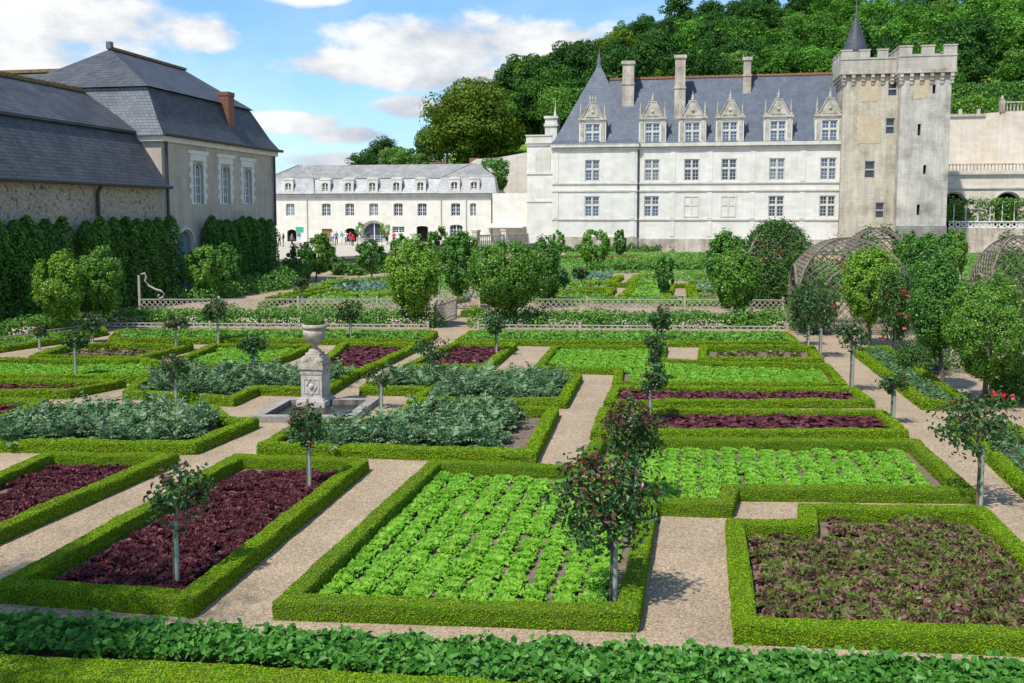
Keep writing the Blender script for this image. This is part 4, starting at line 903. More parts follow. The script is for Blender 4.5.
# ---------------------------------------------------------------- beds of the near square: clipped box hedges and soil
G_NEAR = 'clipped box hedges framing the beds of the near square'
BED = {}
def bed(key, label, px, closed=True, h=.235, w=.265, soil=True, **k):
    BED[key] = hedge(label, px, h, w, closed, group=k.pop('group', G_NEAR), **k)
    if soil: soil_under(BED[key])
bed('A', 'zigzag box hedge framing the two large green lettuce beds joined at the front', [(287,597),(628,608),(649,499),(725,501),(731,485.5),(966,488),(914,440),(600,437.5),(580,466),(435,461)])
bed('C', 'box hedge with a notched corner framing the bronze lettuce bed at front right', [(746,620),(1114,635),(979,508),(807,505),(808.5,522),(735,520.5)])
bed('D', 'box hedge round the nearer of the two long dark red lettuce strips at right', [(597,430),(902,429),(880,410.5),(604,408.5)], h=.20, w=.24)
bed('E', 'box hedge round the farther of the two long dark red lettuce strips at right', [(609,400),(869,399.5),(852,387.5),(616,386)], h=.20, w=.24)
bed('F', 'box hedge round the stepped bed of small green lettuces behind the red strips', [(556,345),(538,366),(619,368),(617,382),(842,382.5),(826,364.5),(703,361),(660,358.5),(664,346)], h=.20, w=.24)
bed('I', 'box hedge round the small brown bed beside the domed arbour', [(704,345),(810,345.5),(820,358),(702,357)])
bed('L', 'box hedge round the grey cardoon bed behind the basin on the right', [(366,386),(432,387),(414,398),(562,398.5),(577,373.5),(395,371)])
bed('M', 'box hedge round the grey cardoon bed in front of the stone basin', [(266,442),(530,450.5),(553,407.5),(410,405),(388,417),(298,424)])
bed('N', 'box hedge framing the large dark red lettuce bed at front left', [(8,581),(188,594),(360,460),(238,455)])
bed('O', 'box hedge framing the dark red lettuce bed cut by the left edge', [(50,453),(168,454.5),(-60,550),(-150,535)])
bed('Q', 'box hedge round the grey cardoon bed at the left edge', [(-60,439),(193,442),(251,418.5),(226,417),(212,405),(40,405)])
bed('R', 'short box hedge round a sliver of red lettuce at the left edge', [(42,399.5),(3,416),(-60,413),(-40,398)])
bed('S', 'box hedge round the thin dark red lettuce bed at far left', [(117,380),(68,389.5),(-60,389.5),(-30,378.5)])
bed('T', 'box hedge round the bright lettuce bed at far left', [(-60,374),(140,375),(163,362),(141,357.5),(122,359.5),(-60,357)])
bed('U', 'box hedge round the small brown bed at far left', [(34,355),(136,357),(188,344.5),(110,342.5),(67,345)])
bed('V', 'box hedge round the bright lettuce bed left of the stone urn', [(214,344),(311,344.5),(257,365),(172,362)])
bed('W', 'box hedge round the grey cardoon bed behind the basin on the left', [(128,389.5),(231,396.5),(256,386),(325,387.5),(357,369),(255,366.5),(150,372.5)])
bed('J', 'box hedge round the dark red bed just right of the stone urn', [(318,364),(360,369.5),(418,343),(345,342)])
bed('K', 'box hedge round the dark red bed right of the central path', [(457,342),(513,343),(486,364.5),(408,364)])
bed('bl', 'long box hedge of the narrow leafy border left of the central path', [(112,337.5),(424,339.5),(434,331),(120,329.5)], h=.22, w=.26)
bed('br', 'long box hedge of the narrow leafy border right of the central path', [(459,339.5),(797,341.5),(785,332),(472,331)], h=.22, w=.26)
bed('sl', 'slanting box hedge of the narrow border along the left fence', [(-70,356),(66,337),(104,330),(100,326.5),(60,332),(-70,347)], h=.22, w=.26)
bed('X', 'box hedge round the herb bed beyond the right hand path', [(857,348.5),(926,400),(970,402),(884,345)])
bed('Y', 'box hedge round the grey green bed at the far right edge', [(955,418),(1100,545),(1190,545),(1012,424)])
hedge('low box hedge along the bottom edge in front of the leafy band', [(-160,655),(0,663),(300,677),(520,692),(800,712),(1250,745)], .30, .42, False)
struct(SOIL.build('soil', M['soil'])); 

# ---------------------------------------------------------------- vegetables
def lettuce_mesh(name, mats, R=.17, H=.15, nl=26, wav=.03, seed=0, mix=0.0, lowres=False, wfac=1.0):
    r = np.random.default_rng(seed); mb = MB()
    for i in range(nl):
        t = (i+.5)/nl; az = i*2.399 + r.normal(0, .2); el = rad(10 + 72*(1-t)**.9) if t > .0 else 0
        el = rad(78 - 66*t + r.normal(0, 6)); Ln = R*(.55+.55*t)*r.uniform(.85, 1.15); Wd = R*(.42+.30*t)*r.uniform(.85, 1.15)*wfac
        d = np.array([math.cos(az), math.sin(az), 0]); s = np.array([-math.sin(az), math.cos(az), 0])
        nu, nv = (2, 2) if lowres else (4, 5); V = []; ph = r.uniform(0, 6.28)
        for a in range(nu+1):
            u = a/nu; rr = Ln*u; ang = el*(1-.45*u*u)
            c = d*(rr*math.cos(ang) + .01) + np.array([0, 0, rr*math.sin(ang)*H/.15*.8 + .012])
            nrm = -d*math.sin(ang) + np.array([0, 0, math.cos(ang)])
            ww = Wd*(.25+.75*math.sin(math.pi*min(1, .05+.58*u)))
            for b in range(nv+1):
                v = b/nv*2-1; q = c + s*ww*v*.62 - (unit(c)*rr*.30*v*v*u if u > .5 else 0)
                q = q + nrm*(wav*.55*R/.17*u*u*math.sin(v*5.5+ph+3*u)*(.4+abs(v)) + .012*v*v)
                if u > .4: q = q + r.normal(0, wav*R/.17*u*.22, 3)
                q[2] = max(q[2], .008); V.append(q)
        f = np.array([(a*(nv+1)+b, a*(nv+1)+b+1, (a+1)*(nv+1)+b+1, (a+1)*(nv+1)+b) for a in range(nu) for b in range(nv)])
        mb.add(V, f, 1 if (mix and t < mix*r.uniform(.6, 1.4)) else 0, False)
    return mb, mb.mesh(name, mats)
def cardoon_mesh(name, seed):
    r = np.random.default_rng(seed); mb = MB(); P = []; N = []; S = []
    for i in range(15):
        az = i*2.399 + r.normal(0, .3); t = i/15; Ln = r.uniform(.42, .66)*(1-.15*t); el0 = rad(84-42*t); d = np.array([math.cos(az), math.sin(az), 0]); s = np.array([-math.sin(az), math.cos(az), 0])
        p = d*.03; el = el0; k = 6; V = [p - s*.008, p + s*.008]
        for j in range(k):
            p = p + (d*math.cos(el) + np.array([0, 0, math.sin(el)]))*Ln/k; el -= rad(9+9*t)*(.5+j/k)
            n = unit(-d*math.sin(el) + np.array([0, 0, math.cos(el)])); V += [p - s*.007, p + s*.007]
            if j >= 0:
                for sg in (-1, 1):
                    L = .15*math.sin(math.pi*(.2+.72*(j+.5)/k))*r.uniform(.8, 1.2); ax = unit(s*sg + (d*math.cos(el)+np.array([0, 0, math.sin(el)]))*.7); bx = np.cross(n, ax); nn = n + r.normal(0, .25, 3)
                    mb.add([p, p + ax*L*.45 + bx*L*.28 + nn*.015, p + ax*L - nn*.01, p + ax*L*.45 - bx*L*.28 + nn*.015], [(0, 1, 2, 3)])
        V = np.array(V); mb.add(V, np.array([(2*j, 2*j+1, 2*j+3, 2*j+2) for j in range(k)]))
    return mb, mb.mesh(name, [M['cardoon']])
def rows_in(poly, step_u, step_v, inset, jit=.03, ax=None, stagger=False, start=None):
    poly = [np.array(p[:2]) for p in poly]; ed = (ED if ax is None else ax)[:2]; er = np.array([ed[1], -ed[0]]); c = np.mean(poly, 0) if start is None else poly[0] + er*start
    k = 90; uu, vv = np.meshgrid(np.arange(-k, k+1)*step_u, np.arange(-k, k+1)*step_v, indexing='ij')
    if stagger: vv = vv + (np.arange(-k, k+1)[:, None] % 2)*step_v*.5
    P = c + uu.reshape(-1, 1)*er + vv.reshape(-1, 1)*ed; P = P[inside(poly, P)]; P = P[edge_dist(poly, P) > inset]
    return P + rng.normal(0, jit, P.shape)
def place(name, meshes, P, label, cat, group, smin=.86, smax=1.15, z=.006):
    P = P[np.argsort(np.linalg.norm(P, axis=1))]
    for i, p in enumerate(P):
        if random.random() < .012: continue
        o = link(name, meshes[i % len(meshes)], None, (p[0], p[1], z)); s = random.uniform(smin, smax)
        o.rotation_euler = (random.uniform(-.12, .12), random.uniform(-.12, .12), random.uniform(0, 6.28)); o.scale = (s, s, s*random.uniform(.9, 1.1)); tag(o, label, cat, group)
def rest(mb, src, P, smin=.85, smax=1.15):
    T = []
    for p in P:
        a = random.uniform(0, 6.28); s = random.uniform(smin, smax); m = np.eye(4); m[:2, :2] = np.array([[math.cos(a), -math.sin(a)], [math.sin(a), math.cos(a)]])*s; m[2, 2] = s; m[:3, 3] = (p[0], p[1], .006); T.append(m)
    mb.rep(src, T)
def vegetables():
    gl = [lettuce_mesh('green_lettuce', [M['lettuce']], .17, .20, 46, .045, i) for i in range(5)]; gs = lettuce_mesh('green_lettuce', [M['lettuce']], .21, .30, 22, .03, 50, lowres=True)[0]
    dA = unit((np.array(g(435, 461, .28)) - np.array(g(287, 597, .28)))[:2]); dA = np.array([*(.8*dA+.2*ED[:2]), 0]); dA = dA/np.linalg.norm(dA)
    PA = rows_in(BED['A'], .365, .265, .235, .012, dA, start=.275)
    a1 = np.array(g(649, 499, .28)[:2]); isB = ((PA - np.array(g(580, 466, .28)[:2])) @ ER[:2] > .35) & (PA[:, 1] > np.array(g(649, 499, .28))[1]-.2)
    pa, pb = PA[~isB], PA[isB]
    far = [rows_in(BED[k], .40, .34, .24, .025) for k in ('F', 'V', 'T')]
    room = 300 - min(len(pa), 300); pbs = pb[np.argsort(np.linalg.norm(pb, axis=1))]; paS = pa[np.argsort(np.linalg.norm(pa, axis=1))]
    na = min(len(pa), 190); nb = min(len(pb), 300-na)
    place('green_lettuce', [m for _, m in gl], paS[:na], 'bright green frilly lettuce in a row of the big front lettuce bed', 'lettuce', 'green lettuces of the front bed')
    place('green_lettuce', [m for _, m in gl], pbs[:nb], 'bright green frilly lettuce in the bed joined behind the front bed at right', 'lettuce', 'green lettuces of the right bed')
    mb = MB(); rest(mb, gl[0][0], paS[na:]); rest(mb, gl[1][0], pbs[nb:])
    for P in far: rest(mb, gl[2][0], P, 1.0, 1.3)
    o = mb.build('green_lettuce_rows', M['lettuce']); tag(o, 'small bright green lettuces in the farther beds', 'lettuce', kind='stuff')
    rl = [lettuce_mesh('red_lettuce', [M['red_lettuce']], .165, .18, 46, .05, 10+i, wfac=.85) for i in range(4)]; rs = lettuce_mesh('red_lettuce', [M['red_lettuce']], .165, .19, 14, .04, 60, lowres=True)[0]
    pn = rows_in(BED['N'], .25, .25, .30, .04, stagger=True); po = rows_in(BED['O'], .25, .25, .30, .04, stagger=True)
    po = po[(po[:, 0]/po[:, 1]) > -.60]
    pn = pn[np.argsort(np.linalg.norm(pn, axis=1))]; nn = min(len(pn), 240)
    place('red_lettuce', [m for _, m in rl], pn[:nn], 'dark red lettuce in the large red bed at front left', 'lettuce', 'red lettuces of the front left bed')
    po = po[np.argsort(np.linalg.norm(po, axis=1))]; no = min(len(po), 300-nn)
    place('red_lettuce', [m for _, m in rl], po[:no], 'dark red lettuce in the bed cut by the left edge of the photo', 'lettuce', 'red lettuces of the left edge bed')
    mb = MB(); rest(mb, rl[0][0], pn[nn:]); rest(mb, rl[1][0], po[no:])
    for k, st in (('D', .24), ('E', .26), ('J', .26), ('K', .26), ('S', .28), ('R', .28)): rest(mb, rs, rows_in(BED[k], st, st, .17, .03, stagger=True), 1.15, 1.5)
    o = mb.build('red_lettuce_rows', M['red_lettuce']); tag(o, 'dark red lettuces filling the farther red beds', 'lettuce', kind='stuff')
    bl = [lettuce_mesh('bronze_lettuce', [M['bronze'], M['bronze_green']], .21, .23, 84, .06, 30+i, .22, wfac=.5) for i in range(4)]
    pc = rows_in(BED['C'], .31, .29, .29, .05, stagger=True); pc = pc[(pc[:, 0]/pc[:, 1]) < .62]
    place('bronze_lettuce', [m for _, m in bl], pc, 'loose bronze and green lettuce in the notched bed at front right', 'lettuce', 'bronze lettuces of the front right bed', .85, 1.2)
    bs = lettuce_mesh('bronze_lettuce', [M['bronze'], M['bronze_green']], .2, .15, 14, .05, 70, .2, lowres=True)[0]
    mb = MB()
    for k in ('I', 'U'): rest(mb, bs, rows_in(BED[k], .42, .42, .28, .05, stagger=True))
    o = mb.build('brown_lettuce_rows', [M['bronze'], M['bronze_green']]); tag(o, 'brown lettuces in the two small far beds', 'lettuce', kind='stuff')
    cm = [cardoon_mesh('cardoon', 20+i) for i in range(4)]
    PC = {}
    for k, st in (('M', .44), ('Q', .46), ('L', .48), ('W', .52)):
        P = rows_in(BED[k], st, st, .36, .07, stagger=True); P = P[(P[:, 0]/P[:, 1]) > -.62]
        if k == 'M': P = P[((P-np.array(g(553, 407.5)[:2])) @ ER[:2]) < -.55]
        PC[k] = P
    lab = {'M': 'grey green cardoon in the bed in front of the stone basin', 'Q': 'grey green cardoon in the bed at the left edge', 'L': 'grey green cardoon in the bed behind the basin at right', 'W': 'grey green cardoon in the bed behind the basin at left'}
    left = 300
    mb = MB(); extra = False
    for k in 'MQLW':
        P = PC[k]; P = P[np.argsort(np.linalg.norm(P, axis=1))]; n = min(len(P), left); left -= n
        place('cardoon', [m for _, m in cm], P[:n], lab[k], 'cardoon', 'cardoons of ' + lab[k].split(' in ', 1)[1], .9, 1.3)
        if n < len(P): rest(mb, cm[0][0], P[n:]); extra = True
    if extra: o = mb.build('cardoon_rows', M['cardoon']); tag(o, 'cardoons of the farther beds', 'cardoon', kind='stuff')
    print('counts', len(pa), len(pb), len(pn), len(po), len(pc), {k: len(v) for k, v in PC.items()})
vegetables()
def cover(poly, name, label, mat, hgt, size, dens, inset=.25, cat='planting', shape=4, clump=.35, gaps=0.0, holes=()):
    """leafy ground cover nobody could count"""
    P2 = [np.array(p[:2]) for p in poly]; lo = np.min(P2, 0); hi = np.max(P2, 0); area = np.prod(hi-lo); n = int(area*dens)
    P = rng.uniform(lo, hi, (n, 2)); P = P[inside(P2, P)]; P = P[edge_dist(P2, P) > inset]
    for h_ in holes: P = P[~inside(h_, P)]
    f = np.sin(P[:, 0]*5.1/clump*.35 + 1.3*np.sin(P[:, 1]*3.3/clump*.35)) * np.sin(P[:, 1]*4.7/clump*.35 + P[:, 0]*1.1)
    if gaps: keep = f > -1 + gaps; P = P[keep]; f = f[keep]
    z = hgt*(.72+.16*f)*np.where(rng.random(len(P)) < .05, 1.25, rng.uniform(.25, 1.0, len(P))**.5)
    mb = MB(); N = np.stack([rng.normal(0, .35, len(P)), rng.normal(-.25, .35, len(P)), np.ones(len(P))], 1)
    leaves(mb, np.stack([P[:, 0], P[:, 1], z+.01], 1), unit(N), size, .75, 0, .45, .12, shape)
    o = mb.build(name, mat); tag(o, label, cat, kind='stuff'); return o
def covers():
    # heart-leaved band along the front
    poly = [g(*p) for p in [(-160,618),(0,628),(150,636),(400,651),(640,661),(840,671),(1060,680),(1300,700),(1300,770),(1060,735),(840,718),(460,697),(300,680),(0,664),(-160,655)]]
    cover(poly, 'leafy_ground_cover', 'band of bright heart shaped leaves along the bottom of the view', M['band'], .29, .088, 1350, .05, shape=6, clump=.22)
    struct_soil = MB(); struct_soil.add([(p[0], p[1], .010) for p in poly], [tuple(range(len(poly)))]); struct(struct_soil.build('soil', M['soil']))
    cover(BED['bl'], 'border_plants', 'low leafy border left of the central path', M['band_light'], .34, .14, 170, .2)
    cover(BED['br'], 'border_plants', 'low leafy border right of the central path', M['band_light'], .34, .14, 170, .2)
    cover(BED['sl'], 'border_plants', 'low leafy border along the left fence', M['shrub_leaf'], .26, .14, 120, .15)
    cover(BED['X'], 'herb_planting', 'mixed green herbs in the bed beyond the right hand path', M['herb'], .3, .09, 420, .2, gaps=.3)
    cover(BED['Y'], 'herb_planting', 'grey green herbs in the bed at the far right edge', M['herb'], .26, .08, 420, .2, gaps=.2)
M['band_light'] = leafmat('border leaf', [(.06,.19,.012), (.12,.30,.025), (.19,.38,.055)], .3, .45, .05)
M['herb'] = leafmat('herb leaf', [(.05,.13,.04), (.09,.20,.06), (.17,.27,.12)], .3, .5, .05)
covers()

# ---------------------------------------------------------------- far square: narrow beds beyond the lattice fence
def far_beds():
    GF = 'thin clipped hedge strips in the square beyond the lattice fence'; lab = 'thin clipped box hedge strip among the beds beyond the lattice fence'
    H = .3
    strips = [[(530,297),(664,297.5)], [(545,290),(604,291)], [(548,283),(655,283)], [(573,275.5),(612,275.5)], [(611,281.5),(620,275)], [(604,295),(612,287)],
              [(624,295),(634,284)], [(630,282),(637,275)], [(637,274.5),(668,274.5)], [(664,299.5),(670,284)], [(670,283.5),(690,283.5)], [(690,284),(694,299.5)], [(690,281.5),(722,281.5)],
              [(694,289.2),(716,289.2)], [(690,274.5),(720,274.5)], [(664,300),(760,300.5)], [(576,288),(605,288)],
              [(602,258),(640,256.5)], [(632,262),(640,256.5)], [(645,262),(650,257)], [(680,258.5),(712,258.5)], [(680,263),(712,263)], [(560,256),(582,256)],
              [(262,302),(318,291)], [(318,291),(380,280.5)], [(270,297),(330,285)], [(330,293),(356,294.5)], [(352,300),(388,292)], [(290,304),(352,303.5)], [(380,280.5),(396,277)], [(326,283),(384,277)],
              [(466,311),(478,307)], [(480,298),(520,298)], [(440,300),(466,296)], [(760,299),(772,283)], [(770,300),(786,284)], [(806,302),(842,290)]]
    for i, px in enumerate(strips): hedge(lab, px, H, .55, False, group=GF, lsize=.11, k=.9)
    def patch(poly, name, label, mat, hgt, size, dens, **k): cover([g(x, y, .12) for x, y in poly], name, label, mat, hgt, size, dens, .1, **k)
    patch([(573,280.5),(610,280.5),(618,276),(574,276)], 'leek_rows', 'blue green leeks in the far square near the centre', M['leek'], .6, .2, 30)
    patch([(326,293),(386,291.5),(392,284),(352,285)], 'leek_rows', 'blue green leeks in the far square at left', M['leek'], .6, .2, 30)
    patch([(694,288.5),(716,288.5),(716,286),(694,286)], 'leek_rows', 'blue green leeks right of the square of gravel', M['leek'], .5, .2, 30)
    patch([(694,293),(716,293),(716,290.5),(694,290.5)], 'leek_rows', 'second strip of blue green leeks right of the square of gravel', M['leek'], .5, .2, 30)
    patch([(464,302),(484,302),(482,297.5),(466,298)], 'leek_rows', 'blue green leeks beside the path through the fence', M['leek'], .6, .2, 30)
    patch([(582,287.3),(604,287.3),(606,284.5),(583,284.5)], 'beet_rows', 'dark red beets in the far square', M['red_lettuce'], .35, .2, 30)
    patch([(565,260),(640,259.5),(638,257.2),(566,257.5)], 'beet_rows', 'dark red beets near the foot of the chateau', M['red_lettuce'], .35, .25, 16)
    patch([(628,297),(662,297),(662,290.5),(634,290.5)], 'lettuce_rows', 'small bright lettuces in the far square', M['lettuce'], .3, .2, 30)
    patch([(634,289),(657,289),(658,283.8),(638,283.8)], 'lettuce_rows', 'second patch of bright lettuces in the far square', M['lettuce'], .3, .2, 30)
    patch([(636,281.5),(668,281.5),(668,275.5),(640,275.5)], 'brown_planting', 'brownish seedlings in the far square', M['bronze'], .25, .2, 14)
    patch([(692,281),(720,281),(720,275.5),(692,275.5)], 'brown_planting', 'brownish seedlings right of the centre of the far square', M['bronze'], .25, .2, 14)
    patch([(694,299),(718,299),(718,294.5),(694,294.5)], 'brown_planting', 'brownish seedlings just beyond the right hand fence', M['bronze'], .25, .2, 14)
    patch([(560,264),(640,264),(640,260.5),(562,260.5)], 'green_planting', 'bright green strip near the foot of the chateau', M['band_light'], .5, .3, 16)
    patch([(650,263),(712,263),(712,256),(652,256)], 'green_planting', 'mixed green crops near the foot of the chateau', M['shrub_leaf'], .5, .3, 14)
    HO = [[(606,299),(626,299),(640,274),(612,274)], [(668,300),(694,300),(691,283),(670,283)]]
    for poly, nm in (([(535,299),(722,299),(716,253),(566,253)], 'low green crops filling the far square'), ([(262,303),(400,300),(400,278),(330,280)], 'low green crops filling the left of the far square'), ([(400,300),(470,296),(470,270),(400,272)], 'low green crops behind the clipped trees'),
                     ([(480,300),(560,300),(566,256),(490,262)], 'low green crops beside the far path'), ([(955,300),(1060,300),(1060,254),(965,254)], 'green beds before the footing wall at right'), ([(760,302),(846,302),(850,262),(756,262)], 'low crops behind the arbours')):
        cover([g(x, y, .05) for x, y in poly], 'green_planting', nm, M['shrub_leaf'], .26, .2, 26, .1, holes=[[g(x, y, .0) for x, y in h] for h in HO])
    patch([(530,306),(790,306),(790,301),(536,300)], 'border_plants', 'leafy border just beyond the fence at right', M['shrub_leaf'], .45, .18, 40)
    patch([(276,309),(420,307),(420,298),(300,304)], 'border_plants', 'leafy border just beyond the fence at left', M['shrub_leaf'], .4, .18, 30, gaps=.5)
    patch([(275,301),(320,292),(318,288),(268,297)], 'border_plants', 'mixed herbs in the left bed of the far square', M['herb'], .35, .2, 20, gaps=.6)
    patch([(535,296),(600,296),(602,291.5),(540,291.5)], 'border_plants', 'green crops left of the square of gravel', M['shrub_leaf'], .3, .2, 30)
    patch([(400,290),(470,292),(470,272),(400,270)], 'border_plants', 'green crops behind the two clipped trees', M['shrub_leaf'], .4, .25, 14, gaps=.4)
far_beds()

# ---------------------------------------------------------------- lattice fences and the bushes trained along them
def fence(A, B, h, label, post_step=4.2, diag=.25, strip=.03, scroll=None, name='lattice_fence', z0=.06):
    A = np.array(A); B = np.array(B); L = np.linalg.norm((B-A)[:2]); rz = math.atan2(B[1]-A[1], B[0]-A[0])
    t = thing(name, label, 'fence', (A[0], A[1], 0), rz)
    n = max(1, round(L/post_step))
    for i in range(n):
        xa, xb = L*i/n+.05, L*(i+1)/n-.05; m = MB()
        m.box(xa, xb, -.02, .02, z0, z0+.05); m.box(xa, xb, -.02, .02, h-.04, h)
        H = h-.06-z0-.05; za = z0+.05
        for s in (1, -1):
            x = xa-H
            while x < xb:
                x0, x1 = (x, x+H); p0 = max(x0, xa); p1 = min(x1, xb)
                if p1 > p0+.02:
                    q0 = (p0-x0)/H; q1 = (p1-x0)/H
                    z_0, z_1 = (za+H*q0, za+H*q1) if s > 0 else (za+H*(1-q0), za+H*(1-q1))
                    m.bar((p0, .011*s, z_0), (p1, .011*s, z_1), .02, strip)
                x += diag
        m.build('lattice_panel', M['lattice'], t)
    for i in range(n+1): m = MB(); m.box(L*i/n-.045, L*i/n+.045, -.045, .045, 0, h+.12); m.build('post', M['lattice'], t)
    if scroll is not None:
        m = MB(); s = 1 if scroll == 0 else -1; x0 = 0 if scroll == 0 else L
        m.box(x0-.045, x0+.045, -.045, .045, h+.1, h+1.1)
        c = [(.12, 1.15), (.28, 1.2), (.35, 1.05), (.28, .85), (.45, .62), (.75, .45), (1.0, .38), (1.15, .25), (1.1, .08), (.95, .03), (.85, .12), (.92, .2)]
        m.tube([(x0+s*a, 0, h+b) for a, b in c], .05, 6); m.build('scroll', M['lattice'], t)
    return A, B
def shrub_row(px, label, hgt, n_per_m, mat, size, width=.45, clump=.6, name='clipped_shrub_row', z=0):
    pts = [np.array(g(x, y)[:2]) for x, y in px]; mb = MB()
    for a, b in zip(pts[:-1], pts[1:]):
        L = np.linalg.norm(b-a); k = max(2, int(L/clump)); d = (b-a)/L; nn = np.array([-d[1], d[0]])
        for i in range(k):
            c = a + d*(L*(i+.5)/k) + rng.normal(0, .08, 2); R = width*rng.uniform(.8, 1.25); hh = hgt*rng.uniform(.75, 1.15); n = int(3.6*n_per_m*L/k)
            u = unit(rng.normal(size=(n, 3))); u[:, 2] = np.abs(u[:, 2])*1.0; r = rng.uniform(.55, 1.05, (n, 1))
            P = np.concatenate([c[None] + u[:, :2]*r*[R*1.1, R], u[:, 2:]*r*hh], 1)
            leaves(mb, P, u + [0, 0, .3], size, .65, 0, .7)
    o = mb.build(name, mat); return tag(o, label, 'shrubs', kind='stuff')
FT = .84
def fences():
    h = .85
    fence(g(84, 327.5, 0)+ED*4.2, g(432, 327, 0)+ED*4.2, .85, 'pale lattice fence with a scroll end left of the central path', scroll=0)
    A = g(470, 327)+ED*4.2; fence(A, g(792, 328.5)+ED*4.2, .85, 'pale lattice fence running right from the central path to the arbour')
    fence(g(103, 328), g(428, 330), .24, 'low front lattice edging the shrubs left of the central path', 4.2, .26, .03, name='low_lattice')
    fence(g(478, 330), g(787, 332), .24, 'low front lattice edging the shrubs right of the central path', 4.2, .26, .03, name='low_lattice')
    fence(g(-60, 353), g(100, 328), .24, 'low front lattice slanting along the left border', 4.2, .26, .03, name='low_lattice')
    # returns of the fence at the central path
    a = g(432, 327)+ED*4.2; fence(a, a+ED*-3.6, .85, 'short lattice return left of the path opening')
    b = g(462, 309)+ED*0; fence(b - ER*1.2 + ED*0, b+ER*.9, .95, 'short lattice panel with scroll across the path opening', scroll=1)
    shrub_row([(108,324.5), (430,326.0)], 'row of leafy rose and currant bushes behind the low lattice at left', .82, 420, M['shrub_leaf'], .12, .85, .55)
    shrub_row([(482,326.5), (788,328)], 'row of leafy rose and currant bushes behind the low lattice at right', .82, 420, M['shrub_leaf'], .12, .85, .55)
    shrub_row([(-60,346), (84,326.5)], 'row of leafy bushes behind the slanting left lattice', .75, 380, M['shrub_leaf'], .11, .7, .55)
    for px, lab in (([(103,326.6), (428,328.4)], 'pale pink flowers along the low lattice at left'), ([(478,328.6), (787,330.4)], 'pale pink flowers along the low lattice at right'), ([(-60,350), (98,327)], 'pale pink flowers along the slanting lattice')):
        pts = [np.array(g(x, y)[:2]) for x, y in px]; mb = MB(); L = np.linalg.norm(pts[1]-pts[0]); n = int(L*70); t = rng.random(n)
        t = t[(np.sin(t*L*2.1)+np.sin(t*L*.9+1)) > -.6]; n = len(t)
        P = np.concatenate([pts[0]+t[:, None]*(pts[1]-pts[0])+rng.normal(0, .16, (n, 2)), rng.uniform(.08, .42, (n, 1))], 1); leaves(mb, P, np.tile([0, -.6, .8], (n, 1)), .07, .9, 0, .5)
        tag(mb.build('flowers', M['flower_pink']), lab, 'flowers', kind='stuff')
    # bushes of the far square
    shrub_row([(560,252.5), (716,252.0)], 'dark clipped bushes along the foot of the chateau', 1.2, 40, M['tree_leaf_deep'], .32, .9, 1.6)
    shrub_row([(590,272.5), (716,271.5)], 'leafy rows across the middle of the far garden', 1.1, 60, M['shrub_leaf'], .24, .8, 1.2)
    shrub_row([(240,294), (278,289), (300, 277)], 'grey green bushes by the corner of the tall outbuilding', 1.3, 90, M['shrub_leaf'], .2, .9, 1.1)
    shrub_row([(170,303), (205,301), (238,295)], 'low bushes below the clipped trees near the outbuilding', 1.0, 120, M['shrub_leaf'], .17, .7, .9)
    shrub_row([(345,276), (372,273), (400,271)], 'bushes below the moat wall', 1.2, 60, M['shrub_leaf'], .26, .9, 1.4)
fences()

# ---------------------------------------------------------------- trees
def crown_mesh(mb, c, r, n, size, nclump, shell=.55, sq=2.0, mat=0, clump=.28, seed=None, flat=.2, shape=4, egg=0.0):
    """foliage as many small leaves in clumps spread through a superellipsoid crown"""
    c = np.array(c, float); r = np.array(r, float); rg = rng
    d = unit(rg.normal(size=(nclump, 3))); k = (np.abs(d)**sq).sum(1)**(-1/sq); rr = (shell + (1-shell)*rg.random(nclump)**.6)*k
    rr *= 1 + .10*np.sin(d[:, 0]*5+1)*np.sin(d[:, 2]*6+2)
    cc = d*rr[:, None]; w = rg.uniform(.6, 1.4, nclump); w /= w.sum(); m = rg.multinomial(n, w); idx = np.repeat(np.arange(nclump), m)
    off = np.clip(rg.normal(0, 1, (n, 3)), -1.6, 1.6)*clump*.5*rg.uniform(.6, 1.3, nclump)[idx][:, None]; P = cc[idx] + off
    if egg: P[:, :2] *= (1 + egg*np.clip(P[:, 2:3]+.15, -1, 0))
    N = unit(P*.7 + off*2.2 + [0, 0, flat])
    leaves(mb, c + P*r, N, size, .62, mat, .42, .16, shape)
def trunk_mesh(mb, base, top, r0, r1, limbs, c, r, mat=0, bend=.04, n=7):
    base = np.array(base, float); top = np.array(top, float); L = np.linalg.norm(top-base)
    pts = [base + (top-base)*t + np.array([rng.normal(0, bend*L*.3), rng.normal(0, bend*L*.3), 0])*(0 < t < 1) for t in np.linspace(0, 1, 6)]
    mb.tube(pts, np.linspace(r0, r1, 6), n, mat)
    c = np.array(c); r = np.array(r)
    for i in range(limbs):
        a = i*2.4; s = pts[3] + (pts[5]-pts[3])*rng.random(); e = c + r*np.array([math.cos(a)*.62, math.sin(a)*.62, rng.uniform(-.2, .55)]); md = (s+e)/2 + [0, 0, .08*L]
        mb.tube([s, md, e], [r1*.7, r1*.45, r1*.15], 5, mat)
